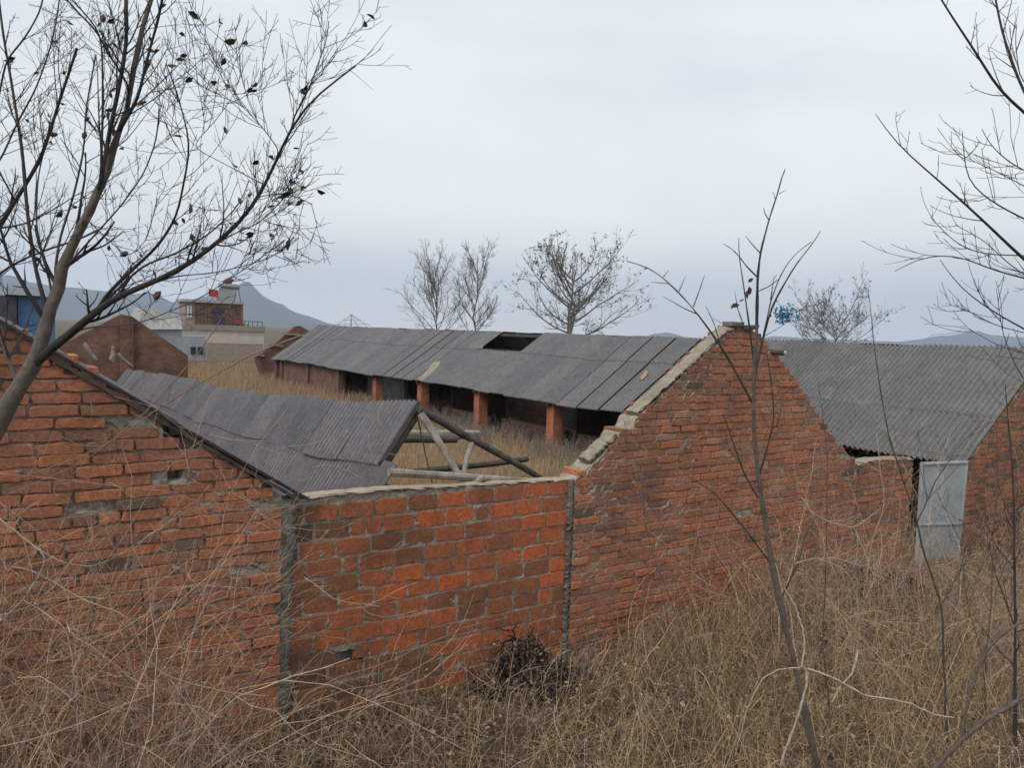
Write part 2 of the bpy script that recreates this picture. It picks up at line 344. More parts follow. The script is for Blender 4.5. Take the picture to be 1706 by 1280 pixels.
# ------------------------------------------------------------------ brick walls with real bricks
def brick_wall(name, parent, w0, w1, zb, ztop, s0, h, L, joint, thick, bm, mm, g, holes=(), miss=.012, jit=.003, rag=.0022, full_rows=2, capm=None, lowdark=.0, mort_off=-.013, mort_amp=.0045, gapv=0., ends=True, colf=None):
    """front face in the plane s=s0 facing the viewer; ztop(w) gives the outline"""
    V = []; Fc = []; fm = []; rn = []
    def addv(a): V.append(a); return len(V)-1
    zmax = max(ztop(x) for x in np.linspace(w0, w1, 80))
    n = int((zmax-zb)/h)+1
    for k in range(n):
        za = zb+k*h+joint/2; zt = zb+(k+1)*h-joint/2
        u = w0 - L*g.random()*(.5) - (L/2 if k % 2 else 0)
        while u < w1:
            half = g.random() < .10
            l = (L*.5 if half else L)*(1+g.normal(0, .02)); a = u+joint/2*(1+.5*g.random()); b = u+l-joint/2; u += l
            a = max(a, w0); b = min(b, w1)
            # trim against the rake
            xs = np.linspace(a, b, 9) if b > a else []
            ok = [x for x in xs if ztop(x) >= zt-.35*h]
            if len(ok) < 2: continue
            a2, b2 = ok[0], ok[-1]
            if b2-a2 < .045: continue
            cm, cz = (a2+b2)/2, (za+zt)/2
            if any(abs(cm-hh[0]) < hh[2] and abs(cz-hh[1]) < hh[3] for hh in holes): continue
            near = ztop(cm)-zt < full_rows*h
            if g.random() < (miss*3 if near and full_rows else miss): continue
            off = max(g.normal(0, jit), -.0025)
            dep = thick-.01 if near else .03
            tz = g.normal(0, .0018); dz = g.normal(0, .0012)
            # outline
            pts = []
            nu = 4 if (b2-a2) > .12 else 2; nz = 2
            for i in range(nu): pts.append((a2+(b2-a2)*i/nu, za))
            for i in range(nz): pts.append((b2, za+(zt-za)*i/nz))
            for i in range(nu): pts.append((b2-(b2-a2)*i/nu, zt))
            for i in range(nz): pts.append((a2, zt-(zt-za)*i/nz))
            np_ = len(pts); fr = []; mid = []; bk = []
            for i, (x, z) in enumerate(pts):
                corner = i in (0, nu, nu+nz, 2*nu+nz)
                x += g.normal(0, rag); z += g.normal(0, rag)+tz*((x-cm)/(b2-a2))*2+dz
                pull = .055 if corner else 0
                x = x+(cm-x)*pull*.35; z = z+(cz-z)*pull*1.2
                iw = .0018+.002*g.random()
                xi = x-np.sign(x-cm)*iw if abs(x-cm) > iw else x; zi = z-np.sign(z-cz)*iw if abs(z-cz) > iw else z
                fr.append(addv(P(xi, s0-off-.001*g.random(), zi))); mid.append(addv(P(x, s0-off+.005, z))); bk.append(addv(P(x, s0-off+dep, z)))
            c = g.random()
            if colf: c = colf(c, cm, cz, g)
            Fc.append(fr); fm.append(0); rn.append(c)
            for i in range(np_):
                j = (i+1) % np_
                Fc.append((fr[j], fr[i], mid[i], mid[j])); Fc.append((mid[j], mid[i], bk[i], bk[j])); fm += [0, 0]; rn += [c, c]
            if near: Fc.append(bk[::-1]); fm.append(0); rn.append(c)
    # mortar body
    nu = int((w1-w0)/.022)+2; nz = int((zmax-zb)/.022)+2
    us = np.linspace(w0, w1, nu); lump = g.normal(0, 1, (nu, nz))
    lump = (lump+np.roll(lump, 1, 0)+np.roll(lump, 1, 1)+np.roll(lump, -1, 0))/2
    big = np.interp(us, np.linspace(w0, w1, 14), g.normal(0, .35, 14))
    G = np.zeros((nu, nz), int)
    for i, x in enumerate(us):
        zt = ztop(x)-.022+g.normal(0, .004)
        for j in range(nz):
            z = zb+(zt-zb)*j/(nz-1)
            o = mort_off+mort_amp*(lump[i, j]+big[i])
            for hh in holes:
                if abs(x-hh[0]) < hh[2]*.95 and abs(z-hh[1]) < hh[3]: o = -hh[4] if len(hh) > 4 else -.09
            G[i, j] = addv(P(x, s0-o, z))
    for i in range(nu-1):
        for j in range(nz-1):
            Fc.append((G[i, j], G[i+1, j], G[i+1, j+1], G[i, j+1])); fm.append(1); rn.append(0)
    Bk = [(addv(P(x, s0+thick-.012, zb)), addv(P(x, s0+thick-.012, ztop(x)-.022))) for x in us]
    for i in range(nu-1):
        Fc.append((Bk[i+1][0], Bk[i][0], Bk[i][1], Bk[i+1][1])); fm.append(1); rn.append(0)
        Fc.append((G[i, -1], G[i+1, -1], Bk[i+1][1], Bk[i][1])); fm.append(2 if capm else 1); rn.append(0)
    for e in (0, nu-1):
        f = list(G[e, :])+[Bk[e][1], Bk[e][0]]
        Fc.append(f if e else f[::-1]); fm.append(1); rn.append(0)
    mats = [bm, mm]+([capm] if capm else [])
    return mesh(name, V, Fc, mats, parent, fm=fm, rnd=rn)
def lerpf(pts):
    xs = [p[0] for p in pts]; zs = [p[1] for p in pts]
    return lambda x: float(np.interp(x, xs, zs))
def lump_strip(mb, pts, wd, ht, m, g, n=24, down=0.):
    """irregular mortar bead along a polyline of 3D points (on top of a wall)"""
    q = resample(pts, n); T = np.gradient(q, axis=0)
    V = []; sides = 7
    for i in range(n):
        t = T[i]/np.linalg.norm(T[i]); x = D1; y = np.cross(t, x); y *= np.sign(y[2]) if y[2] else 1
        for j in range(sides):
            an = 2*math.pi*j/sides; V.append(q[i]+x*wd/2*math.cos(an)*(1+g.normal(0, .12))+y*ht/2*math.sin(an)*(1+g.normal(0, .2)))
    Fc = []
    for i in range(n-1):
        for j in range(sides):
            k = (j+1) % sides; Fc.append((i*sides+j, i*sides+k, (i+1)*sides+k, (i+1)*sides+j))
    Fc.append(tuple(range(sides-1, -1, -1))); Fc.append(tuple((n-1)*sides+j for j in range(sides)))
    mb.add(V, Fc, m)
def on_things(name, label, cat, at, group=None): return thing(name, label, cat, at, group)

# corrugated sheets: surface given by fn(s, t) -> point (t 0 at ridge .. 1 at eave) with outward normal nrm
def corrugated(name, parent, fn, nrm, s0, s1, tiers, sheet, pitch, amp, mt, g, lift=.012, gap=None, jit=1., tilt=.9, skip=(), per=6, rowsn=3, side='s'):
    V = []; Fc = []; rn = []
    ns = int(math.ceil((s1-s0)/sheet)); sheet = (s1-s0)/ns
    for ti, (t0, t1) in enumerate(tiers):
        for k in range(ns):
            a = s0+k*sheet; b = a+sheet+(pitch*.6 if gap is None else -gap)
            if any(ti == q[0] and q[1] <= a+sheet/2 <= q[2] for q in skip): continue
            if k == ns-1: b = s1
            c = g.random(); nx = max(6, int((b-a)/pitch*per)); tw = g.normal(0, .006)*jit; dt = g.normal(0, .006); sk = g.normal(0, .012)*jit
            base = len(V)
            for i in range(nx+1):
                s = a+(b-a)*i/nx; hgt = amp*math.sin(2*math.pi*s/pitch)
                li = lift*(len(tiers)-ti-1)*1.0 + ((i/nx) if gap is None else (1-i/nx))*lift*tilt + tw*(i/nx)
                for j in range(rowsn+1):
                    t = t0+dt+(t1-t0)*j/rowsn
                    V.append(fn(s+sk*(j/rowsn), t)+nrm*(hgt+li))
            nr = rowsn+1; top = len(V)-base
            for i in range((nx+1)*nr): V.append(np.asarray(V[base+i])-nrm*.006)
            for i in range(nx):
                for j in range(rowsn):
                    A = base+i*nr+j; q = (A, A+1, A+nr+1, A+nr); Fc.append(q); rn.append(c)
                    Fc.append(tuple(x+top for x in q[::-1])); rn.append(c)
                A = base+i*nr+rowsn; Fc.append((A, A+top, A+nr+top, A+nr)); rn.append(c)
                A = base+i*nr; Fc.append((A+nr, A+nr+top, A+top, A)); rn.append(c)
            for i in (0, nx):
                for j in range(rowsn):
                    A = base+i*nr+j; q = (A, A+top, A+1+top, A+1); Fc.append(q if i == 0 else q[::-1]); rn.append(c)
    return mesh(name, V, Fc, mt, parent, rnd=rn, smooth=False)

# ---- left shed: gable wall nearest the viewer, with the edge of its roof
gA = np.random.default_rng(11)
apA = -1.70; zA = 2.80
ztA = lerpf([(-4.2, 1.2), (-3.4, 1.67), (apA, zA-.02), (-1.5, 2.76), (-1.22, 2.60), (-.65, 2.18), (.02, 1.66)])
shedA = thing('brick_shed', 'low brick shed at the left edge with a bright orange gable wall behind bare twigs', 'shed', P(-1.0, 0, 0))
def colA(c, w, z, g): 
    n = .5+.5*math.sin(3*w+2.2*z+1)*math.sin(2.3*z-1.1*w)
    return min(1, .30+.55*c) if n > .25 or c > .2 else c*.9
def ck(x, y, s=0): q = loc(S(x, y, s)); return q[0], q[2]
hA = [(*ck(290, 717), .06, .045, .14), (*ck(293, 793), .03, .03, .10), (*ck(315, 740), .09, .03, .05), (*ck(455, 1040), .05, .03, .03)]
brick_wall('gable_wall', shedA, -4.2, -.02, -.1, ztA, 0., .071, .252, .010, .24, M_brick, M_mortar, gA, holes=hA, miss=.012, jit=.006, rag=.0030, colf=colA, mort_amp=.0055, mort_off=-.014)
def slopeA(s, t): return P(apA+1.85*t-.0, s, 2.86-1.21*t) 
nA = np.cross(D1, slopeA(0, 1)-slopeA(0, 0)); nA /= np.linalg.norm(nA); nA *= np.sign(nA[2])
corrugated('roof', shedA, slopeA, nA, -.05, 17, [(0.02, .55), (.5, 1.0)], .72, .066, .009, M_asb3, gA, rowsn=1, lift=.008)
def slopeA2(s, t): return P(apA-1.85*t, s, 2.86-1.21*t)
nA2 = nA-2*(nA@D2)*D2
corrugated('roof', shedA, slopeA2, nA2, -.05, 17, [(0.02, .55), (.5, 1.0)], .72, .066, .009, M_asb3, gA, rowsn=1, lift=.008)
mb = MB()
mb.bar(P(apA+.3, -.01, 2.630), P(.10, -.01, 1.640), .03, .022, 0)  # added dark strip standing in for the shadow gap under the verge sheet
for t in (.25, .55, .85): q = slopeA(0, t); mb.bar(q+D1*.0-UP*.05, q+D1*16.9-UP*.05, .05, .05, 0)
mb.build('roof_batten', M_dwood, shedA)
mb = MB(); mb.wbox(-.14, 0.0, .26, 17, -.2, 1.52); mb.wbox(-3.5, -3.36, .26, 17, -.2, 1.5); mb.build('side_wall', M_fbd, shedA, uv=True)

# ---- middle boundary wall, bricks laid on edge
gM = np.random.default_rng(5)
midw = thing('boundary_wall', 'low flat-topped wall of large blackened bricks laid on edge, in the middle of the foreground', 'wall', P(1.2, .04, 0))
ztM = lerpf([(.0, 1.655), (.5, 1.67), (1.2, 1.645), (1.9, 1.625), (2.44, 1.60)])
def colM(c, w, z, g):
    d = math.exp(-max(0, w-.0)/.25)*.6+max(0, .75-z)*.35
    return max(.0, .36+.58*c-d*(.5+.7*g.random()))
hM = [(*ck(583, 1097, .03), .10, .05, .10)]
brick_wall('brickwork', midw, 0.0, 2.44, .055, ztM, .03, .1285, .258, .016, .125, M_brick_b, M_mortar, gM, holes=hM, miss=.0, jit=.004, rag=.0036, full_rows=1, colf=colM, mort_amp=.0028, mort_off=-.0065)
mb = MB(); g = gM
lump_strip(mb, [P(w, .087, ztM(w)-.012+.003*math.sin(9*w)) for w in np.linspace(0.02, 2.42, 14)], .135, .030, 0, g, 44)
mb.build('mortar_cap', plain('sandy_cap', (0.272, 0.216, 0.160), (0.400, 0.328, 0.248), 14), midw)
def vband(mb, wc, s, z0, z1, wd, g, proud=.012, n=90):
    V = []; cols = 8
    for i in range(n+1):
        z = z0+(z1-z0)*i/n; c = wc(z)+g.normal(0, .007); hw = wd/2*(1+.35*math.sin(7*z+2)*math.sin(13*z)+g.normal(0, .08))
        for j in range(cols):
            t = j/(cols-1)*2-1
            V.append(P(c+hw*t, s-proud*(1-t*t)**.5-.007*g.random()+(.012 if abs(t) > .9 else 0), z+g.normal(0, .002)))
    Fc = [(i*cols+j, i*cols+j+1, (i+1)*cols+j+1, (i+1)*cols+j) for i in range(n) for j in range(cols-1)]
    mb.add(V, Fc)
mb = MB(); vband(mb, lambda z: .022-.035*(1.6-z)/1.6, .02, .0, 1.66, .12, g, .012); mb.build('cement_joint', M_render, midw)
mb = MB(); vband(mb, lambda z: 2.415-.0*(z), .02, .0, 1.6, .045, g, .012); mb.build('cement_joint', M_render, midw)

# ---- roofless gable wall in the middle
gB = np.random.default_rng(21)
roofless = thing('gable_wall', 'tall roofless brick gable wall with a peak, pale mortar along its left slope', 'wall', P(4.5, 0, 0))
ztB = lerpf([(2.44, 1.60), (2.52, 1.66), (2.62, 1.72), (2.9, 1.93), (2.94, 2.0), (3.08, 2.02), (3.1, 2.10), (3.5, 2.36), (4.0, 2.72), (4.28, 2.90), (4.36, 2.94), (4.62, 2.94), (4.75, 2.88), (4.94, 2.75), (5.3, 2.47), (5.7, 2.12), (6.1, 1.79), (6.42, 1.55), (6.56, 1.47)])
def colB(c, w, z, g):
    n = math.sin(1.9*w+1.3*z)*math.sin(2.7*z-.8*w+1)
    d = .14 if n > .4 else 0
    if ztB(w)-z < .22: d += .32*g.random()
    if w < 2.75: d += .35*g.random()
    if w > 6.2: d += .25*g.random()
    return max(0, .30+.64*c-d)
hB = [(*ck(1330, 926, .01), .04, .05, .12), (*ck(1325, 1010, .01), .03, .03, .08)]
brick_wall('brickwork', roofless, 2.45, 6.56, -.1, ztB, .01, .068, .245, .012, .24, M_brick, M_mortar, gB, holes=hB, miss=.004, jit=.005, rag=.0030, colf=colB, mort_off=-.009, mort_amp=.0045)
mb = MB(); g = gB
lump_strip(mb, [P(3.13, .09, 2.13), P(3.5, .09, 2.385), P(3.62, .09, 2.47), P(3.95, .09, 2.69), P(4.25, .09, 2.905), P(4.38, .09, 2.955)], .17, .05, 0, g, 50)
lump_strip(mb, [P(2.60, .09, 1.74), P(2.75, .09, 1.85), P(2.9, .09, 1.955)], .17, .06, 0, g, 22)
mb.build('mortar_bead', M_paleM, roofless)
mb = MB()
def stone(mb, w0, w1, z0, z1, s0, s1, g, m=0):
    c = [P(a, b, z)+g.normal(0, .006, 3) for z in (z0, z1) for a, b in ((w0, s0), (w1, s0), (w1, s1), (w0, s1))]; mb.box(c, m)
stone(mb, 4.27, 4.45, 2.945, 2.985, -.02, .11, g); stone(mb, 4.46, 4.66, 2.925, 2.965, -.02, .12, g)
mb.build('cap_stone', M_render, roofless)
mb = MB(); a = S(1281, 585, .0); mb.log(a+D1*.2, a-D1*.10+D2*.11-UP*.012, .028, .026, 0, segs=3, wob=.0)
mb.build('purlin_stub', M_dwood, roofless)
mb = MB(); mb.log(a-D1*.085+D2*.105-UP*.011, a-D1*.115+D2*.126-UP*.013, .020, .019, 0, segs=1, wob=0); mb.build('stub_end', flat('pale_cut_wood', (.5, .47, .42)), roofless)

# ---- low wall right of the gable
gL = np.random.default_rng(8)
lowr = thing('low_brick_wall', 'short low brick wall between the peaked gable and the grey metal door', 'wall', P(7.2, .03, 0))
ztL = lerpf([(6.57, 1.42), (6.9, 1.47), (7.4, 1.455), (7.80, 1.42)])
brick_wall('brickwork', lowr, 6.57, 7.80, -.1, ztL, .04, .068, .245, .012, .2, M_brick, M_mortar, gL, miss=.02, jit=.006, colf=lambda c, w, z, g: max(0, .05+.8*c-(.4 if w < 6.75 else 0)*g.random()))
mb = MB(); lump_strip(mb, [P(w, .12, ztL(w)+.0) for w in (6.6, 6.9, 7.2, 7.5, 7.79)], .20, .035, 0, gL, 30); mb.build('mortar_cap', M_paleM, lowr)

# ---- metal door
door = thing('metal_door', 'plain pale grey sheet-metal door standing in the gap of the brick wall on the right', 'door', P(8.45, .02, 0))
mb = MB(); q = [S(1537, 771, .0), S(1611, 768, .0), S(1589, 1000, .0), S(1524, 1000, .0)]
def slab(mb, q, n, th, m=0): mb.box([q[3]+n*th, q[2]+n*th, q[2], q[3], q[0]+n*th, q[1]+n*th, q[1], q[0]], m)
slab(mb, q, D1, .03); mb.build('door_panel', M_metal, door)
mb = MB()
mb.bar(q[0]-D1*.006, q[3]-D1*.006, .03, .016, upv=D1); mb.bar(q[1]-D1*.006, q[2]-D1*.006, .03, .016, upv=D1)
mm_ = lambda t: (q[0]*(1-t)+q[3]*t, q[1]*(1-t)+q[2]*t)
for t in (.012, .45): a, b = mm_(t); mb.bar(a-D1*.006, b-D1*.006, .028, .014)
mb.build('door_rail', M_metal, door)
mb = MB(); a = mm_(.42)[1]*.9+mm_(.42)[0]*.1; mb.log(a-D1*.02, a-D1*.06, .012, .012, segs=1, wob=0); mb.build('handle', M_dwood, door)

# ---- long barn
gC = np.random.default_rng(31)
barn = thing('long_barn', 'long open-fronted barn with a grey corrugated roof with a square hole near its ridge', 'barn', P(11.2, 15, -.1))
RW, EW, RZ, EZ = 11.2, 8.94, 2.85, 1.27; S1 = 30.6
def slC(s, t): return P(RW+(EW-RW)*t, s, RZ+(EZ-RZ)*t + .03*math.sin(s*.55)*t - .035*math.sin(math.pi*min(1, max(0, s/30)))*(1-t) + .012*math.sin(s*1.7+t*3))
nC = np.cross(D1, slC(0, 1)-slC(0, 0)); nC /= np.linalg.norm(nC); nC *= np.sign(nC[2])
# nearer part: wider waves; farther part: narrow sheets, with the hole
SB = 5.2
corrugated('near_roof', barn, slC, nC, .0, SB, [(.0, .62), (.58, 1.0)], .98, .084, .026, M_asb2, gC, lift=.010, jit=.3, per=7)
corrugated('roof', barn, slC, nC, SB, S1, [(.0, .37), (.34, 1.0)], .74, .080, .024, M_asb, gC, lift=.020, gap=.018, jit=.0, tilt=.15, per=6, skip=[(0, 12.75, 14.95)])
def slC2(s, t): return P(2*RW-EW + (EW-RW)*(1-t)*1.0, s, RZ+(EZ-RZ)*t-.02) if False else P(RW+(RW-EW)*t, s, RZ+(EZ-RZ)*t-.015)
nC2 = nC-2*(nC@D2)*D2
corrugated('rear_roof', barn, slC2, nC2, 0, S1, [(.0, .5), (.46, 1.0)], .74, .067, .010, M_asb, gC, rowsn=1, per=4)
mb = MB()
for s in (9.32, 12.62, 15.97, 19.32, 22.7, 26.1, 29.6, 5.95, 2.6):
    pass
def pillar(s, m, wd=.27):
    mb = MB(); z1 = 1.30
    mb.wbox(EW+.16, EW+.16+wd, s-wd/2, s+wd/2, -.15, z1); mb.wbox(EW+.12, EW+.20+wd, s-wd/2-.04, s+wd/2+.04, -.15, .02)
    mb.build('pillar', m, barn, uv=True)
for s in (2.6, 5.95, 9.25, 12.55, 15.9, 19.25): pillar(s, M_fb)
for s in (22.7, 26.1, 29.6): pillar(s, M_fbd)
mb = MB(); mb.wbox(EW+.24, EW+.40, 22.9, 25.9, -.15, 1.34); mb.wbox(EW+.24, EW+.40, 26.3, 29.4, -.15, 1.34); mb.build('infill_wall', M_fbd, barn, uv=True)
mb = MB(); mb.wbox(13.2, 13.42, .0, S1, -.15, 1.30); mb.build('back_wall', plain('shade_dark_plaster', (.03, .032, .036), (.07, .072, .08), 3), barn)  # interior shade of the barn put into this wall's dark colour
mb = MB(); mb.wbox(10.3, 10.42, 19.4, 22.6, -.15, 1.9); mb.build('plastered_partition', M_concrete, barn)
mb = MB()
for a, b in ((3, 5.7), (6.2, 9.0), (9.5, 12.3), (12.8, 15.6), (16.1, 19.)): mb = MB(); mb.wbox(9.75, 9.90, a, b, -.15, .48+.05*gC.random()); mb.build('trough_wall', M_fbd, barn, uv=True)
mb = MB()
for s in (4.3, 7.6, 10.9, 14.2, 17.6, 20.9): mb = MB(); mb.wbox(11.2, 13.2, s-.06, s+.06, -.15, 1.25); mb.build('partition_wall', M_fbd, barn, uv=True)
for t in (.02, .3, .6, .93):
    for f, nn in ((slC, nC), (slC2, nC2)):
        mb = MB(); 
        for a, b in ((.1, 10), (10, 20), (20, 30.5)): mb.bar(f(a, t)-nn*.05-UP*.0, f(b, t)-nn*.05, .05, .06)
        mb.build('purlin', M_dwood, barn)
for s in (5.95, 9.25, 12.55, 15.9, 19.25):
    mb = MB(); mb.bar(slC(s, 0)-nC*.11, slC(s, 1)-nC*.11, .08, .08); mb.bar(slC2(s, 0)-nC2*.11, slC2(s, 1)-nC2*.11, .08, .08); mb.bar(P(EW+.2, s, 1.33), P(13.3, s, 1.33), .07, .09)
    mb.build('roof_truss', M_dwood, barn)
ztC = lerpf([(9.06, 1.33), (11.2, 2.80), (13.4, 1.30)])
brick_wall('gable_wall', barn, 9.06, 13.4, -.1, ztC, .0, .068, .245, .012, .22, M_brick, M_mortar, gC, miss=.004, jit=.005, colf=lambda c, w, z, g: max(0, .8*c-.05), full_rows=1)
mb = MB(); V = []
for s in (30.3, 30.52): V += [P(9.1, s, -.15), P(13.4, s, -.15), P(13.4, s, 1.26), P(11.2, s, 2.79), P(9.1, s, 1.26)]
mb.add(V, [(0, 1, 2, 3, 4), (9, 8, 7, 6, 5), (0, 5, 6, 1), (1, 6, 7, 2), (2, 7, 8, 3), (3, 8, 9, 4), (4, 9, 5, 0)]); mb.build('end_wall', M_fbd, barn, uv=True)
# pale patch sheets and a curl on the roof
def patch(c, wdt, name, m, lift=.03):
    mb = MB(); pts = [Wp(x, y, 10) for x, y in c]
    V = []
    for (x, y) in c:                           # on the roof slope plane
        k = ray(x, y); p0 = slC(12, .5); t = ((p0-CAM)@nC)/(k@nC); V.append(CAM+k*t+nC*lift)
    n = len(V); mb.add(V+[v-nC*.008 for v in V], [tuple(range(n))[::-1], tuple(range(n, 2*n))]+[(i, (i+1) % n, (i+1) % n+n, i+n) for i in range(n)]); mb.build(name, m, barn)
patch([(733, 603), (735, 607), (722, 622), (704, 637), (697, 634), (712, 619), (722, 606)], 1, 'loose_sheet', M_paleM, .035)
patch([(784, 577), (807, 577), (804, 583), (781, 582)], 1, 'loose_sheet', M_asb2, .04)
patch([(1076, 620), (1081, 622), (1078, 630), (1071, 636), (1067, 633), (1072, 628)], 1, 'loose_sheet', M_leaft, .05)

# ---- collapsing shed behind the middle wall
gS = np.random.default_rng(41)
shed = thing('collapsing_shed', 'half-collapsed shed with a sagging corrugated roof and a bare log truss at its open end', 'shed', P(1.24, 5, 0))
rs = [-.2, .52, 1.81, 4.39, 7.02, 10.4, 14, 17.2]; rz = [2.24, 2.22, 2.10, 1.95, 1.83, 1.78, 1.64, 1.52]
SL = 1.40
def slM(s, t): return P(1.24-1.05*t, s-.10*t, float(np.interp(s, rs, rz))-1.05*SL*t+.012*math.sin(s*2.3))
nM = np.cross(D1, slM(0, 1)-slM(0, 0)); nM /= np.linalg.norm(nM); nM *= np.sign(nM[2])
corrugated('upper_roof_sheet', shed, slM, nM, .52, 2.30, [(0, .335)], .9, .082, .030, M_asb3, gS, lift=.010, per=7)
corrugated('upper_roof_sheet', shed, slM, nM, 2.335, 16.9, [(0, .335)], .72, .082, .030, M_asb3, gS, lift=.010, per=6)
def slM2(s, t): return slM(s, t)-nM*.028
corrugated('lower_roof_sheet', shed, slM2, nM, .33, 16.9, [(.30, 1.0)], .72, .082, .030, M_asb3, gS, lift=.008, per=6)
mb = MB()
for k, (a, b) in enumerate([((549, 684), (556, 676)), ((532, 706), (540, 697)), ((502, 742), (518, 724)), ((523, 716), (526, 712))]):
    pass
mb.v and mb.build('x', M_dwood, shed)
def lg(name, a, b, sa, sb, r0, r1, m, wob=.004):
    mb = MB(); mb.log(S(*a, sa), S(*b, sb), r0, r1, 0, wob=wob, g=gS); return mb.build(name, m, shed)
lg('tie_beam', (648, 789), (955, 803), .10, .10, .030, .022, M_wood, .008)
lg('rafter', (700, 682), (902, 798), .50, .50, .028, .026, M_dwood)
lg('rafter', (712, 690), (790, 735), .9, .9, .03, .03, M_dwood)
mb = MB(); mb.log(slM(.60, .03)-nM*.07, slM(.60, .62)-nM*.07, .03, .03, wob=.003, g=gS); mb.build('rafter', M_dwood, shed)
lg('strut', (700, 690), (771, 800), .46, .18, .030, .024, M_wood)
lg('strut', (786, 738), (768, 800), .50, .25, .021, .020, M_wood)
lg('strut', (806, 795), (752, 828), .06, .2, .030, .034, M_wood, .003)
lg('purlin', (640, 723), (798, 725), 2.9, 2.9, .055, .055, M_wood)
lg('purlin', (660, 729), (760, 733), 2.6, 2.6, .05, .04, M_dwood)
lg('purlin', (690, 788), (878, 765), 1.6, 2.1, .035, .035, M_dwood)
lg('purlin', (636, 805), (672, 826), .35, .30, .018, .018, M_dwood, .002)
lg('hanging_wire', (698, 700), (722, 822), .6, .5, .005, .005, M_dwood, .01)
mb = MB()
for t in (.04, .34, .7): mb.bar(slM(.56, t)-nM*.06, slM(4.4, t)-nM*.07, .04, .05); mb.bar(slM(4.4, t)-nM*.07, slM(16.8, t)-nM*.07, .04, .05)
mb.build('roof_batten', M_dwood, shed)
# rear gable of the shed
mb = MB(); V = []
gp = [(-.35, 2.02), (1.24, 2.97), (2.75, 1.92)]
for s in (17.2, 17.44): V += [P(-.35, s, -.15), P(2.75, s, -.15), P(2.75, s, 1.90), P(1.38, s, 2.90), P(1.12, s, 2.95), P(-.35, s, 2.05)]
mb.add(V, [(0, 1, 2, 3, 4, 5), (11, 10, 9, 8, 7, 6)]+[(i, i+6, (i+1) % 6+6, (i+1) % 6) for i in range(6)])
mb.wbox(1.10, 1.40, 17.10, 17.20, 1.2, 2.86)
mb.build('rear_gable', M_fbe, shed, uv=True)
mb = MB(); 
for (x0, y0), (x1, y1) in (((184, 600), (190, 577)), ((188, 603), (192, 590)), ((196, 590), (220, 612)), ((140, 572), (160, 600))):
    mb.log(S(x0, y0, 15.5), S(x1, y1, 15.5), .05, .04, g=gS, segs=3)
mb.build('broken_rafter', M_wood, shed)

# ------------------------------------------------------------------ far buildings
def gable_box(name, label, w0, w1, s0, s1, ze, zr, mw, mr, rot=False):
    t = thing(name, label, 'building', P((w0+w1)/2, (s0+s1)/2, 0)); wm = (w0+w1)/2
    mb = MB(); V = []
    for s in (s0, s1): V += [P(w0, s, -.2), P(w1, s, -.2), P(w1, s, ze), P(wm, s, zr), P(w0, s, ze)]
    mb.add(V, [(0, 1, 2, 3, 4), (9, 8, 7, 6, 5), (1, 6, 7, 2), (4, 9, 5, 0)]); mb.build('wall', mw, t, uv=True)
    mb = MB()
    for a in (w0-.15, w1+.15):
        zz = ze-.1; q = [P(a, s0-.1, zz+.06), P(wm, s0-.1, zr+.06), P(wm, s1, zr+.06), P(a, s1, zz+.06)]
        mb.add(q+[v-UP*.05 for v in q], [(0, 1, 2, 3), (7, 6, 5, 4), (0, 4, 5, 1), (1, 5, 6, 2), (2, 6, 7, 3), (3, 7, 4, 0)])
    mb.build('roof', mr, t); return t
# stepped ruin beyond the barn's far end
qr = loc(Wp(495, 545, 11.2)); ru = thing('ruined_gable', 'small dark brick gable with pale stepped ledges just left of the long barn roof', 'wall', P(11, qr[1], 0))
sR = qr[1]; g = np.random.default_rng(4)
pix = [(440, 640), (425, 596), (452, 578), (470, 563), (492, 544), (500, 543), (514, 551), (560, 600), (560, 640)]
V = [S(x, y, sR) for x, y in pix]+[S(x, y, sR)+D1*.3 for x, y in pix]; n = len(pix)
for v in (V[0], V[n-1], V[n], V[2*n-1]): v[2] = -.2
mb = MB(); mb.add(V, [tuple(range(n)), tuple(range(2*n-1, n-1, -1))]+[(i, i+n, (i+1) % n+n, (i+1) % n) for i in range(n)]); mb.build('brickwork', M_fbd, ru, uv=True)
mb = MB()
for a, b in (((470, 556), (512, 559)), ((445, 574), (470, 577)), ((428, 591), (440, 593))): mb.bar(S(*a, sR-.06), S(*b, sR-.06), .14, .09)
mb.build('ledge', M_paleM, ru)
# village building with a cabin on its flat roof
M_cream = plain('cream_render', (.40, .37, .32), (.52, .48, .42), 1.5); M_blueg = plain('grey_render', (.26, .28, .31), (.36, .38, .41), 1.5)
M_redw = flat('red_clad', (.33, .15, .11)); M_cab = plain('brown_cladding', (.15, .085, .055), (.22, .125, .085), 3, stretch=(1, 1, .2))
vb = thing('village_house', 'pale flat-roofed house beyond the yard carrying the brown cabin', 'house', P(14, 60, 0))
def pb(mb, x0, y0, x1, y1, s0, dep, m=0, z0=None):
    a = S(x0, y1, s0); b = S(x1, y1, s0); c = S(x1, y0, s0); d = S(x0, y0, s0)
    zb_ = z0 if z0 is not None else (a[2]+b[2])/2; zt = (c[2]+d[2])/2; wa, wb = (loc(a)[0]+loc(d)[0])/2, (loc(b)[0]+loc(c)[0])/2
    mb.wbox(wa, wb, s0, s0+dep, zb_, zt, m)
mb = MB(); pb(mb, 303, 545, 440, 600, 60, 7, z0=-.2); mb.build('wall', M_cream, vb)
mb = MB(); pb(mb, 301, 542, 442, 551, 59.85, 7.3); mb.build('parapet', M_paleM, vb)
mb = MB(); pb(mb, 345, 572, 438, 610, 57.0, 2.9, z0=-.2); mb.build('brick_annex', flat('pink_render', (.30, .235, .19)), vb)
mb = MB(); pb(mb, 303, 560, 343, 610, 57.4, 2.5, z0=-.2); mb.build('grey_annex', M_blueg, vb)
mb = MB(); 
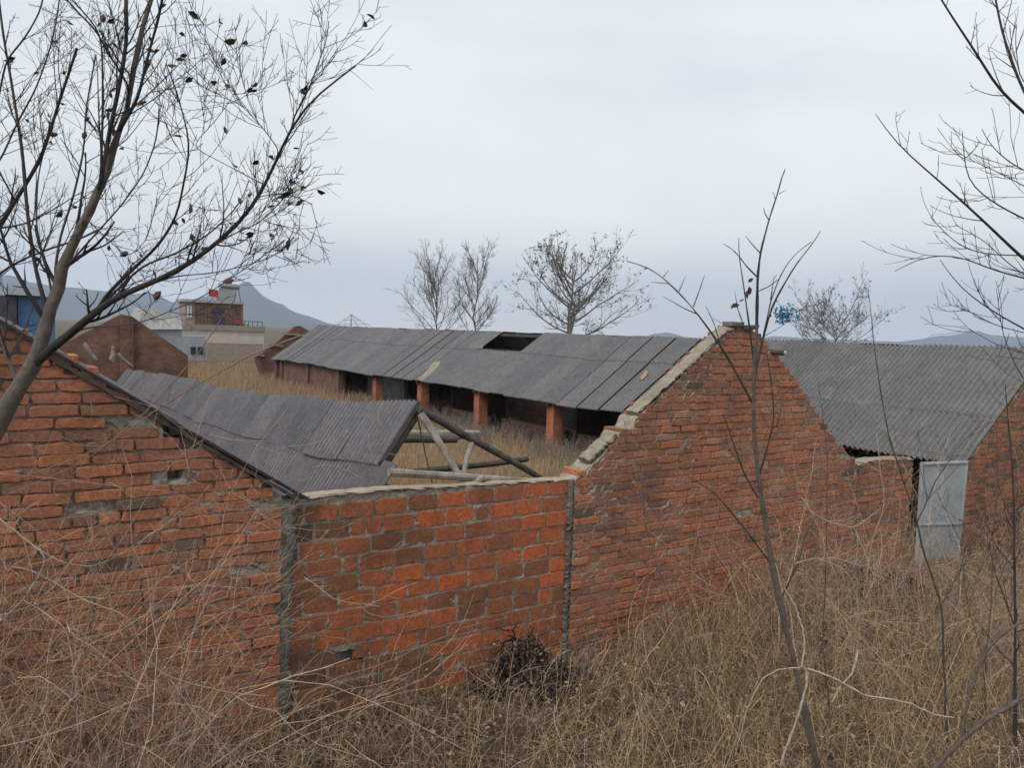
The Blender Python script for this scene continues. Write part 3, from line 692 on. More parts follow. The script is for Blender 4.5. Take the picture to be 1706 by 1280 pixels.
for x in (318, 330): pb(mb, x, 578, x+8, 590, 57.3, .08)
mb.build('window', flat('dark_glass', (.03, .035, .045), .3), vb)
cab = thing('roof_cabin', 'brown clad cabin with a purple door standing on the flat roof of the pale house', 'cabin', S(355, 546, 61))
mb = MB(); pb(mb, 325, 504, 405, 544, 61, 2.6); mb.build('body', M_cab, cab)
mb = MB(); a = loc(S(325, 504, 61)); b = loc(S(307, 502, 61)); 
pb(mb, 308, 503, 324.6, 544, 61.1, 2.4); mb.build('side_panel', flat('weathered_side', (.28, .22, .19)), cab)
mb = MB()
for x in (312, 316.5): pb(mb, x, 509, x+3, 529, 61.0, .09)
mb.build('window', flat('pale_window', (.55, .55, .55), .4), cab)
mb = MB(); pb(mb, 305, 500.5, 407, 505, 60.8, 3); mb.build('roof', plain('cabin_roof', (.25, .24, .23), (.4, .38, .36), 3), cab)
mb = MB(); pb(mb, 355, 513, 375, 544, 60.93, .06); mb.build('door', flat('purple_door', (.055, .045, .09)), cab)
mb = MB(); 
for k in range(13):
    x = 327+k*6; 
    if k == 0: M_bat = flat('dark_batten', (.13, .065, .04))
    if not 352 < x < 378: mb = MB(); pb(mb, x, 506, x+1, 543, 60.96, .03); mb.build('cladding_batten', M_bat, cab)
ban = thing('red_banner', 'small red banner with dark marks hanging on the right end of the brown cabin', 'banner', S(398, 540, 60.9))
mb = MB(); pb(mb, 392, 528, 403, 541, 60.9, .05); mb.build('cloth', flat('red_cloth', (.28, .05, .07)), ban)
mb = MB()
for y in (512, 519): mb = MB(); pb(mb, 392, y, 397, y+4, 60.9, .04); mb.build('dark_mark', M_dwood, ban)
tank = thing('water_heater', 'grey tilted solar water heater on the cabin roof beside the red flag', 'water heater', S(380, 500, 61.4))
mb = MB(); q = [S(368, 478, 62), S(397, 480, 62), S(386, 505, 61.2), S(360, 503, 61.2)]; slab(mb, q, D1, .1); mb.build('collector', plain('collector_glass', (.12, .13, .13), (.22, .235, .23), 4, .4), tank)
mb = MB(); mb.log(S(364, 475, 62), S(399, 478, 62), .17, .17, segs=2, wob=0, sides=12); mb.build('cylinder', flat('grey_steel', (.26, .27, .27)), tank)
mb = MB()
for a, b in (((395, 480), (390, 503)), ((397, 480), (401, 503)), ((366, 480), (361, 502)), ((390, 503), (401, 503))): mb = MB(); mb.bar(S(*a, 62.2), S(*b, 61.6), .05, .05); mb.build('stand_leg', M_dwood, tank)
fl = thing('flag', 'small red flag with yellow stars on a thin pole above the brown cabin', 'flag', S(345, 502, 61.2))
mb = MB(); mb.log(S(346, 503, 61.2), S(343, 455, 61.2), .02, .012, segs=2, wob=0, sides=6); mb.build('pole', flat('pole_grey', (.2, .2, .2)), fl)
mb = MB(); nx = 9; V = []
A_, B_, C_, D_ = S(347.5, 481, 61.2), S(364, 484, 61.2), S(363, 496, 61.2), S(347.5, 493, 61.2)
for i in range(nx):
    t = i/(nx-1); off = D1*.08*math.sin(7*t)
    V += [A_*(1-t)+B_*t+off, D_*(1-t)+C_*t+off]
V += [v+D1*.01 for v in V]
n2_ = 2*nx; mb.add(V, [(2*i, 2*i+2, 2*i+3, 2*i+1) for i in range(nx-1)]+[(2*i+1+n2_, 2*i+3+n2_, 2*i+2+n2_, 2*i+n2_) for i in range(nx-1)]+[(0, 1, n2_+1, n2_), (2*nx-2, 2*nx-1+n2_-0, 2*nx-1, 2*nx-2)][:1]); mb.build('cloth', flat('flag_red', (.42, .05, .04)), fl)
mb = MB()
def star(c, r):
    mb = MB(); pts = []
    for k in range(10):
        a = math.pi/2+k*math.pi/5; rr = r if k % 2 == 0 else r*.4; pts.append(c+D2*rr*math.cos(a)+UP*rr*math.sin(a))
    mb.add(pts+[p+D1*.01 for p in pts], [tuple(range(10)), tuple(range(19, 9, -1))]+[(i, i+10, (i+1) % 10+10, (i+1) % 10) for i in range(10)])
    mb.build('star', M_star, fl)
M_star = flat('star_yellow', (.75, .6, .05))
star(S(350.2, 484.8, 61.05), .075)
for x, y in ((353, 482.8), (354.2, 484.4), (354.2, 486.3), (353, 487.8)): star(S(x, y, 61.05), .026)
sc_ = thing('roof_scaffold', 'thin green metal frame standing right of the brown cabin on the flat roof', 'frame', S(420, 560, 62))
mb = MB()
for x in (407, 414, 421, 429, 437): mb.bar(S(x, 535, 62), S(x, 572, 62), .05, .05, upv=D1)
for y in (535, 544): mb.bar(S(405, y, 62), S(438, y+2, 62), .05, .05)
mb.build('rails', flat('green_pipe', (.04, .16, .15)), sc_)
bu = thing('roof_shrub', 'small green potted shrub below the red banner by the brown cabin', 'plant', S(398, 546, 60.6))
nt_ = thing('net_tent', 'thin net hung from a pole like a tent behind the ridge of the long barn', 'net', S(585, 545, 42))
mb = MB(); top = S(585, 524, 42); mb.log(S(585, 560, 42), top, .03, .025, segs=2, wob=0, sides=6); mb.build('pole', M_dwood, nt_)
ft = [S(x, 556, ss) for x, ss in ((535, 42), (548, 45), (565, 39), (583, 38), (605, 38), (625, 42), (640, 43), (600, 46))]
mb = MB()
for p in ft: mb.log(top, p, .010, .010, segs=6, wob=.03, sides=4, g=g)
for t in (.3, .5, .7, .85, 1.):
    for i in range(len(ft)):
        mb.log(top*(1-t)+ft[i]*t, top*(1-t)+ft[(i+1) % len(ft)]*t, .007, .007, segs=2, wob=.0, sides=4, g=g)
mb.build('netting', flat('net_grey', (.22, .2, .2)), nt_)
bs = thing('blue_shed', 'bright blue sheet-metal shed seen between the trunks of the left tree', 'shed', S(55, 548, 40))
mb = MB(); pb(mb, 30, 494, 92, 552, 40, 6, z0=-.2); mb.build('wall', flat('blue_sheet', (.07, .15, .28)), bs)
mb = MB(); pb(mb, 8, 478, 70, 492, 39.5, 7); mb.build('roof', plain('pale_roof', (.28, .33, .36), (.42, .48, .5), 3), bs)
mb = MB(); pb(mb, -20, 492, 28, 560, 39.8, 6, z0=-.2); mb.build('dark_bay', flat('dark_bay', (.06, .06, .08)), bs)
gh = thing('grey_house', 'low grey-roofed house behind the old brick gable, left of the cabin', 'house', S(260, 560, 48))
mb = MB(); pb(mb, 225, 545, 304, 600, 48, 6, z0=-.2); mb.build('wall', M_blueg, gh)
mb = MB(); V = [S(240, 512, 48.5), S(300, 526, 48.5), S(304, 549, 47.8), S(225, 549, 47.8)]; mb.add(V+[v+D1*4 for v in V], [(3, 2, 1, 0), (4, 5, 6, 7), (0, 1, 5, 4), (1, 2, 6, 5), (2, 3, 7, 6), (3, 0, 4, 7)]); mb.build('roof', plain('tile_grey', (.22, .22, .21), (.4, .4, .38), 4), gh)

# ------------------------------------------------------------------ growth
def grow(par, prad, n, lfrac, g, ang=(25, 55), K=6, up=.25, rfac=.55, curl=.10, t0=.15, t1=1., absL=None, plane=None, rmin=.0008, tipr=.35):
    """children of the parent polylines; par (N,K,3)"""
    par = np.asarray(par); Np, Kp, _ = par.shape
    pi = np.repeat(np.arange(Np), n); M_ = len(pi); t = t0+(t1-t0)*g.random(M_); x = t*(Kp-1); i0 = np.minimum(x.astype(int), Kp-2); f = (x-i0)[:, None]
    base = par[pi, i0]*(1-f)+par[pi, i0+1]*f; T = par[pi, i0+1]-par[pi, i0]; T /= np.linalg.norm(T, axis=1, keepdims=True)+1e-9
    L = np.linalg.norm(np.diff(par, axis=1), axis=2).sum(1)[pi]
    ln = (absL*(.5+g.random(M_)) if absL else L*lfrac*(.45+.8*g.random(M_)))*(1-.45*t)
    rd = g.normal(size=(M_, 3)); rd -= (rd*T).sum(1, keepdims=True)*T; 
    if plane is not None: rd -= plane[1]*(rd@plane[0])[:, None]*plane[0]
    rd /= np.linalg.norm(rd, axis=1, keepdims=True)+1e-9
    a = np.radians(ang[0]+(ang[1]-ang[0])*g.random(M_))[:, None]
    d = T*np.cos(a)+rd*np.sin(a); pts = [base]; st = (ln/(K-1))[:, None]
    for k in range(K-1):
        pts.append(pts[-1]+d*st); d = d+g.normal(0, curl, (M_, 3))+UP*up/(K-1)*2; d /= np.linalg.norm(d, axis=1, keepdims=True)
    pts = np.stack(pts, 1)
    pr = prad[pi, i0]*(1-f[:, 0])+prad[pi, i0+1]*f[:, 0]
    r0 = np.maximum(pr*rfac, rmin); rr = r0[:, None]*np.linspace(1, tipr, K)[None]; return pts, np.maximum(rr, rmin*.7)
def leaves(name, parent, pts, size, m, g, org=None):
    V = []; Fc = []
    for p in pts:
        d = g.normal(size=3); d /= np.linalg.norm(d); x = np.cross(d, g.normal(size=3)); x /= np.linalg.norm(x); nn = np.cross(d, x); L = size*(.7+.7*g.random()); b = len(V); c = .35*L*g.random()
        V += [p, p+d*L*.35+x*L*.26+nn*c*.4, p+d*L*.75+x*L*.2+nn*c*.2, p+d*L+nn*c*-.4, p+d*L*.7-x*L*.24+nn*c*.9, p+d*L*.3-x*L*.27+nn*c*.5, p+d*L*.5-nn*c*.5]
        Fc += [(b, b+1, b+6), (b+1, b+2, b+6), (b+2, b+3, b+6), (b+3, b+4, b+6), (b+4, b+5, b+6), (b+5, b, b+6)]
    return mesh(name, V, Fc, m, parent, rnd=[0]*len(Fc), org=org)
def trace(pts, Y0, Y1, K=24):
    n = len(pts); q = [DP(x, y, Y0+(Y1-Y0)*i/(n-1)) for i, (x, y) in enumerate(pts)]; return resample(q, K)

def attach(path, trunks, K):
    best = None
    for T in trunks:
        D = np.linalg.norm(T-path[0], axis=1)+np.where(T[:, 2] > path[0][2], .6, 0); i = int(D.argmin())
        if best is None or D[i] < best[0]: best = (D[i], T[i])
    return resample(np.concatenate([[best[1]], path]), K) if best[0] > .015 else path
# ---- left foreground tree
gT = np.random.default_rng(17)
tree = thing('bare_tree', 'large bare forking tree close on the left with a few dark withered leaves', 'tree', DP(-130, 1500, 3.0)*np.array([1, 1, 0])+UP*.3)
TD = 3.05
trunk = [(-150, 1130), (-60, 860), (0, 692), (30, 650), (52, 615), (68, 590), (78, 562), (81, 520), (92, 480), (100, 458), (131, 382), (165, 319), (195, 244), (212, 163), (226, 94), (232, 49), (248, 11), (275, -60), (300, -160)]
limbs = [([(60, 602), (82, 580), (105, 568), (131, 548), (149, 527), (182, 497), (219, 486), (263, 468), (319, 441), (356, 409), (401, 373), (439, 319), (465, 255), (495, 187), (536, 161-10), (593, 109)], TD, 2.7, .034, .004),
 ([(490, 195), (517, 142), (544, 67), (548, 34)], 2.8, 2.75, .006, .002),
 ([(170, 500), (210, 458), (263, 412), (296, 360), (308, 292), (319, 244), (311, 214), (292, 142), (276, 105)], 2.95, 2.7, .014, .003),
 ([(165, 512), (200, 478), (240, 440), (290, 425), (350, 390), (400, 340), (415, 300)], 2.98, 3.2, .010, .003),
 ([(168, 305), (171, 281), (184, 214), (203, 124), (212, 56), (209, 0), (212, -80)], TD, 3.1, .016, .010),
 ([(209, 200), (229, 165), (248, 86), (263, 34), (272, -10), (285, -70)], TD, 2.9, .012, .006),
 ([(168, 300), (171, 200), (171, 120), (169, 56), (140, 20), (110, -10)], TD, 3.1, .010, .004),
 ([(215, 145), (200, 118), (182, 92), (160, 50), (130, 20), (108, -5)], TD, 2.8, .008, .004),
 ([(80, 520), (60, 458), (45, 356), (38, 255), (24, 169), (15, 112), (5, 60), (-5, -30)], TD, 3.2, .015, .006),
 ([(-60, 470), (0, 375), (38, 315), (71, 259), (97, 172), (118, 112), (128, 80)], 3.2, 3.0, .024, .007),
 ([(10, 100), (41, 64), (67, 19), (75, -20)], 3.15, 3.2, .008, .004),
 ([(-80, 520), (20, 440), (80, 415), (130, 400), (170, 380)], 3.3, 3.0, .012, .005),
 ([(90, 470), (98, 400), (122, 330), (140, 250), (143, 180), (160, 90)], TD, 3.3, .010, .004),
 ([(88, 490), (75, 440), (60, 380), (62, 300), (80, 220), (100, 180)], TD, 3.2, .009, .003),
 ([(219, 486), (290, 460), (360, 455), (430, 437), (470, 420), (490, 395)], 2.95, 2.6, .006, .002),
 ([(385, 392), (430, 372), (465, 340), (485, 310)], 2.8, 2.5, .005, .002),
 ([(430, 328), (465, 322), (490, 326), (520, 340)], 2.75, 2.6, .004, .002),
 ([(150, 545), (230, 540), (330, 500), (420, 440), (475, 400)], 3.0, 2.4, .005, .002),
 ([(115, 440), (150, 400), (200, 345), (240, 290), (262, 230), (265, 180)], TD, 2.7, .007, .003),
 ([(140, 360), (180, 400), (215, 430), (245, 400), (262, 330)], TD, 2.9, .004, .002),
 ([(-50, 330), (0, 270), (30, 200), (60, 150), (90, 60), (100, -10)], 3.4, 3.3, .010, .004),
 ([(465, 250), (440, 215), (400, 172), (360, 158), (330, 160)], 2.75, 2.6, .004, .0015),
 ([(319, 244), (360, 200), (395, 150), (405, 100), (372, 60)], 2.7, 2.5, .003, .0012),
 ([(30, 640), (0, 560), (-20, 480), (-30, 300)], TD, 3.2, .018, .010)]
tp = trace(trunk, 3.0, TD+.1, 40); tr = np.interp(np.linspace(0, 1, 40), [0, .35, .5, .75, 1], [.043, .033, .022, .011, .006])
tr = tr*(1+.07*gT.normal(size=40)); tp[:, :2] += gT.normal(0, .004, (40, 2))
tubes('trunk', [(tp[None], tr[None], 1.)], M_bark, tree, sides=12)
LP = []; LR = []
for pts, a, b, r0, r1 in limbs: LP.append(trace(pts, a, b, 24)); LR.append(r1*.75+(r0*.6-r1*.75)*(1-np.linspace(0, 1, 24))**1.6)
side = trace(limbs[-1][0], TD, 3.2, 24)
LP = np.array([attach(p, [tp] if k == len(LP)-1 else [tp, side]+([LP[0]] if 0 < k else []), 24) for k, p in enumerate(LP)]); LR = np.array(LR)
seg = np.concatenate([LP, tp[None, 16:][:, :24]]); sr = np.concatenate([LR, tr[None, 16:][:, :24]])
a1, b1 = grow(seg[1:], sr[1:], 11, 0, gT, (22, 55), K=8, up=.30, rfac=.42, curl=.07, absL=.33, t0=.1, rmin=.0013)
a0, b0 = grow(seg[:1], sr[:1], 20, 0, gT, (22, 50), K=8, up=.45, rfac=.42, curl=.07, absL=.22, t0=.15, rmin=.0013)
a1 = np.concatenate([a1, a0]); b1 = np.concatenate([b1, b0])
a2, b2 = grow(a1, b1, 4, .62, gT, (25, 55), K=6, up=.2, rfac=.7, curl=.09, rmin=.0011)
a3, b3 = grow(a2, b2, 2, .55, gT, (25, 60), K=5, up=.1, rfac=.8, curl=.1, rmin=.0009)
LR = LR*(1+.06*gT.normal(size=LR.shape))
tubes('crown', [(LP, LR, np.linspace(.5, .9, len(LP))), (a1, b1, .35+.3*gT.random(len(a1))), (a2, b2, .2+.5*gT.random(len(a2))), (a3, b3, .2+.5*gT.random(len(a3)))], M_bark, tree, sides=5)
ii = gT.choice(len(a2), 90); jj = gT.choice(len(a1), 60); leaves('dead_leaves', tree, np.concatenate([a2[ii, 3], a1[jj, 5]]), .030, M_leafd, gT)

# ---- right edge tree
gR = np.random.default_rng(19)
tr2 = thing('bare_tree', 'bare tree whose thin branches reach in from the right edge against the sky', 'tree', DP(2050, 1500, 4.0)*np.array([1, 1, 0])+UP*.3)
RD = 3.9
rtr = [(2050, 1500), (2020, 1100), (1980, 800), (1950, 560), (1930, 380), (1900, 200), (1860, 0), (1840, -150)]
rl = [([(1900, 330), (1780, 250), (1706, 187), (1664, 150), (1617, 73), (1589, 33), (1560, -15)], .016, .005),
 ([(1850, 330), (1760, 240), (1706, 157), (1695, 126), (1671, 61), (1659, 0), (1650, -50)], .014, .006),
 ([(1950, 620), (1800, 510), (1706, 433), (1643, 372), (1585, 319), (1514, 258), (1486, 232), (1468, 205), (1459, 190)], .020, .002),
 ([(1850, 430), (1706, 365), (1650, 335), (1612, 302), (1606, 260), (1603, 218)], .010, .002),
 ([(1900, 500), (1706, 464), (1645, 447), (1610, 430), (1570, 424), (1533, 429), (1491, 452)], .010, .002),
 ([(1950, 650), (1800, 600), (1706, 548), (1655, 520), (1608, 487), (1580, 455), (1566, 433)], .013, .002),
 ([(1850, 430), (1706, 426), (1640, 424), (1600, 412), (1575, 388), (1550, 362)], .008, .002),
 ([(1850, 380), (1706, 310), (1660, 285), (1620, 268), (1588, 250)], .008, .0015),
 ([(1850, 330), (1706, 285), (1670, 262), (1645, 235), (1636, 215)], .009, .002),
 ([(1850, 540), (1740, 480), (1680, 440), (1640, 400), (1592, 375)], .008, .002),
 ([(1900, 640), (1720, 556), (1660, 545), (1620, 520), (1575, 505)], .007, .0015),
 ([(1706, 590), (1660, 575), (1610, 545), (1540, 540)], .005, .0012),
 ([(1900, 180), (1760, 150), (1700, 140), (1690, 60), (1694, 40)], .008, .002),
 ([(1950, 720), (1800, 690), (1706, 640), (1670, 560), (1660, 480)], .008, .0015)]
tp2 = trace(rtr, RD, RD+.1, 24); tq2 = np.linspace(.07, .02, 24); tubes('trunk', [(tp2[None], tq2[None], .7)], M_bark, tr2, sides=10)
LP2 = np.array([attach(trace(p, RD, RD-.5+gR.random(), 24), [tp2], 24) for p, _, _ in rl]); LR2 = np.array([np.linspace(a*.7, b*.8, 24) for _, a, b in rl])
a1, b1 = grow(LP2, LR2, 8, 0, gR, (25, 50), K=7, up=.3, rfac=.45, curl=.07, absL=.34, t0=.35, rmin=.0018)
a2, b2 = grow(a1, b1, 2, .5, gR, (25, 55), K=5, up=.15, rfac=.75, curl=.1, rmin=.0014)
tubes('crown', [(LP2, LR2, .5), (a1, b1, .5), (a2, b2, .5)], M_bark, tr2, sides=5)

# ---- sapling in front of the gable
gP = np.random.default_rng(23)
sap = thing('sapling', 'thin bare sapling rising in front of the peaked gable, splaying above its tip', 'sapling', DP(1385, 1400, 3.6)*np.array([1, 1, 0])+UP*.7)
sd_ = 3.6
sl_ = [([(1395, 1450), (1375, 1330), (1362, 1279), (1349, 1225), (1331, 1132), (1313, 1066), (1296, 990), (1278, 897), (1266, 812), (1259, 766), (1253, 703), (1256, 641), (1258, 590), (1261, 542)], .019, .007),
 ([(1261, 542), (1262, 488), (1262, 464), (1267, 420), (1281, 367), (1291, 335), (1298, 318), (1301, 297), (1308, 282)], .008, .0022),
 ([(1253, 670), (1222, 612), (1200, 575), (1163, 524), (1141, 498), (1114, 471), (1085, 447), (1044, 435)], .007, .002),
 ([(1255, 640), (1266, 590), (1273, 556), (1286, 512), (1301, 483), (1325, 442), (1364, 393), (1367, 385)], .007, .002),
 ([(1268, 575), (1276, 541), (1284, 502), (1298, 464), (1313, 437), (1334, 415), (1352, 403)], .004, .0015),
 ([(1257, 610), (1248, 540), (1239, 476), (1231, 425), (1231, 396)], .005, .0015),
 ([(1262, 462), (1245, 445), (1231, 427), (1220, 415), (1205, 406)], .004, .0013), ([(1266, 421), (1254, 408), (1242, 393)], .003, .0013),
 ([(1281, 367), (1274, 355), (1272, 346)], .003, .0012), ([(1298, 323), (1310, 316)], .002, .001), ([(1292, 333), (1288, 320)], .002, .001),
 ([(1163, 524), (1140, 514), (1105, 494)], .003, .0012), ([(1155, 512), (1165, 485), (1174, 458)], .003, .0012), ([(1116, 473), (1085, 470)], .0025, .001), ([(1131, 486), (1142, 460)], .0025, .001), ([(1105, 462), (1114, 450)], .002, .001),
 ([(1262, 486), (1280, 478), (1298, 465)], .003, .0015), ([(1284, 500), (1289, 464), (1294, 458)], .003, .001), ([(1238, 540), (1229, 515), (1224, 485)], .003, .001),
 ([(1200, 575), (1190, 540), (1176, 510)], .003, .0012), ([(1212, 545), (1188, 530)], .002, .001), ([(1274, 560), (1300, 545), (1320, 530)], .002, .001),
 ([(1263, 830), (1240, 790), (1222, 740), (1205, 690)], .005, .002), ([(1262, 800), (1275, 760), (1290, 700), (1286, 640), (1278, 590)], .005, .002), ([(1285, 940), (1240, 880), (1190, 820), (1140, 790)], .005, .0015), ([(1300, 1000), (1330, 940), (1345, 880)], .005, .0015)]
LPs = np.array([trace(p, sd_, sd_-.03*len(p)*gP.random(), 18) for p, _, _ in sl_]); LRs = np.array([np.linspace(a, b, 18) for _, a, b in sl_])
LRs = LRs*(1+.12*gP.normal(size=LRs.shape))
tubes('stem', [(LPs[:1], LRs[:1], .95)], M_bark, sap, sides=9); br_ = [(LPs[1:], LRs[1:], .6)]
a1, b1 = grow(LPs[22:], LRs[22:], 6, 0, gP, (25, 60), K=6, absL=.25, up=.2, rfac=.5, rmin=.001); a2, b2 = grow(a1, b1, 2, .5, gP, (25, 60), K=5, up=.1, rfac=.7, rmin=.0008)
tubes('branches', br_+[(a1, b1, .9), (a2, b2, .9)], M_bark, sap, sides=5)
leaves('dead_leaves', sap, [DP(1246, 470, 3.5), DP(1248, 477, 3.5), DP(1247, 482, 3.5), DP(1231, 503, 3.5), DP(1232, 508, 3.5), DP(1229, 505, 3.5)], .034, M_leafd, gP)

# ---- other thin saplings and traced pale vines
def small_sapling(label, stems, Y, col, ntw, seed, mt=M_bark, name='sapling', cat='sapling', tw=.3, base=None):
    g = np.random.default_rng(seed); x, y = stems[0][0][0]; b = DP(x, y, Y)
    t = thing(name, label, cat, (b[0], b[1], float(gz(*loc(b)[:2]))))
    A = np.array([trace(p, Y, Y+g.normal(0, .05), 36) for p, _, _ in stems]); A[:, 1:-1] += g.normal(0, .0012, A[:, 1:-1].shape); B = np.array([np.linspace(a, c, 36) for _, a, c in stems])*.52*(1+.14*g.normal(size=(len(A), 36)))
    bt = [(A, B, col)]
    if ntw:
        a1, b1 = grow(A, B, ntw, 0, g, (25, 60), K=6, absL=tw, up=.25, rfac=.5, rmin=.0012, curl=.12); a2, b2 = grow(a1, b1, 2, .5, g, (25, 60), K=5, up=.1, rfac=.7, rmin=.0009)
        bt += [(a1, b1, col), (a2, b2, col)]
    tubes('stems', bt, mt, t, sides=5)
    return t
small_sapling('dark thin stem leaning in front of the grey metal door', [([(1580, 1300), (1571, 1060), (1571, 1005), (1541, 933), (1529, 870), (1505, 800), (1487, 748), (1474, 697), (1457, 583), (1451, 520), (1446, 480)], .018, .003), ([(1529, 870), (1560, 800), (1600, 740), (1640, 700)], .008, .002), ([(1571, 1005), (1600, 950), (1612, 900)], .008, .003)], 4.2, .75, 9, 51)
small_sapling('straight slender stem rising between the sapling and the short low wall', [([(1385, 1290), (1383, 1180), (1370, 1070), (1376, 950), (1377, 850), (1380, 760), (1365, 650)], .010, .003)], 4.6, .8, 10, 52)
small_sapling('thin branching stem leaning left across the lower part of the peaked gable', [([(1155, 1110), (1120, 1010), (1090, 930), (1075, 870), (1068, 800), (1048, 740), (1040, 700)], .009, .002), ([(1090, 930), (1050, 890), (1010, 850), (975, 810)], .004, .0015), ([(1150, 1098), (1080, 1040), (1020, 990), (950, 940)], .005, .0015), ([(1125, 1020), (1130, 940), (1110, 870)], .004, .001)], 4.6, .9, 8, 53)
small_sapling('upright dark stem at the far right edge of the picture', [([(1695, 1300), (1690, 1180), (1692, 1050), (1690, 930), (1688, 800), (1675, 640)], .020, .004), ([(1692, 1050), (1660, 960), (1640, 880)], .007, .002)], 3.8, .55, 12, 54)
small_sapling('twiggy stem with many fine shoots right of the grey metal door', [([(1645, 1260), (1640, 1120), (1652, 1000), (1655, 900), (1664, 780), (1660, 720)], .010, .003), ([(1645, 1120), (1610, 1000), (1600, 900), (1560, 820)], .006, .002), ([(1650, 1010), (1690, 900), (1700, 800)], .006, .002)], 4.6, .9, 16, 55)
small_sapling('thick dark branch slanting up across the bottom right corner', [([(1520, 1330), (1557, 1280), (1606, 1230), (1650, 1195), (1706, 1163), (1800, 1110)], .022, .017), ([(1600, 1236), (1612, 1170), (1630, 1110), (1662, 1060), (1706, 1035), (1780, 1000)], .013, .010), ([(1626, 1120), (1640, 1080), (1665, 1052)], .010, .006)], 3.0, .95, 0, 56, name='fallen_branch', cat='branch')
small_sapling('bleached vine forking from a knot low in front of the sapling', [([(1300, 1275), (1304, 1265), (1320, 1220), (1331, 1190), (1344, 1140), (1344, 1115), (1337, 1112)], .009, .011), ([(1344, 1115), (1365, 1121), (1393, 1132), (1410, 1143), (1440, 1160), (1470, 1163), (1517, 1172), (1555, 1192), (1590, 1197)], .0095, .006), ([(1335, 1112), (1341, 1080), (1338, 1050), (1325, 1010), (1306, 980)], .008, .005), ([(1386, 1170), (1398, 1148), (1420, 1122), (1427, 1100), (1429, 1084)], .006, .0075), ([(1335, 1112), (1300, 1115), (1270, 1130), (1245, 1180), (1225, 1260)], .005, .004)], 3.0, .9, 0, 57, mt=M_vine, name='bare_vine', cat='vine')
small_sapling('pale looping vine hanging in front of the lower right part of the peaked gable', [([(1335, 830), (1342, 835), (1352, 855), (1385, 872), (1423, 880), (1445, 865), (1466, 849)], .006, .004), ([(1324, 940), (1350, 932), (1390, 930), (1430, 942), (1462, 950)], .005, .003), ([(1423, 880), (1440, 920), (1450, 950)], .004, .002), ([(1360, 930), (1400, 945), (1420, 965), (1428, 1000), (1432, 1060), (1420, 1120)], .004, .003)], 3.4, .75, 3, 58, mt=M_vine, name='bare_vine', cat='vine', tw=.2)
small_sapling('kinked pale vine entering at the left edge over the orange gable wall', [([(-20, 845), (0, 866), (37, 895), (77, 924), (72, 945), (62, 965), (37, 1003), (0, 1036), (-20, 1045)], .008, .005), ([(77, 924), (110, 940), (157, 945), (200, 925), (260, 885), (330, 840), (339, 880)], .004, .0015), ([(20, 945), (50, 950), (83, 965), (120, 990), (166, 1011), (211, 1025), (225, 1045), (232, 1077), (255, 1110), (282, 1131), (320, 1140), (380, 1155), (443, 1160)], .0055, .003), ([(282, 1131), (310, 1170), (345, 1215), (360, 1235)], .004, .003), ([(40, 1001), (80, 1025), (108, 1045), (118, 1080), (128, 1160), (128, 1200), (133, 1230), (125, 1265)], .005, .003), ([(30, 1130), (70, 1128), (95, 1145), (125, 1170)], .004, .003), ([(28, 1290), (30, 1240), (40, 1200), (60, 1150)], .004, .002), ([(190, 1090), (178, 1085), (185, 1040), (195, 960)], .0035, .002)], 2.8, .55, 2, 59, mt=M_vine, name='bare_vine', cat='vine', tw=.25)
small_sapling('long thin runner crossing the orange gable wall towards the middle wall', [([(-10, 790), (60, 795), (115, 800), (200, 812), (295, 820), (330, 838), (380, 850), (450, 850), (520, 838), (560, 830)], .0045, .0015), ([(500, 560), (420, 590), (330, 640), (250, 690), (180, 740), (100, 775), (20, 800)], .006, .003), ([(190, 660), (260, 680), (330, 740), (390, 800)], .0025, .0015), ([(390, 500), (330, 590), (240, 690), (140, 770), (0, 830)], .004, .003)], 3.0, .35, 5, 60, mt=M_twig, name='bare_vine', cat='vine', tw=.25)

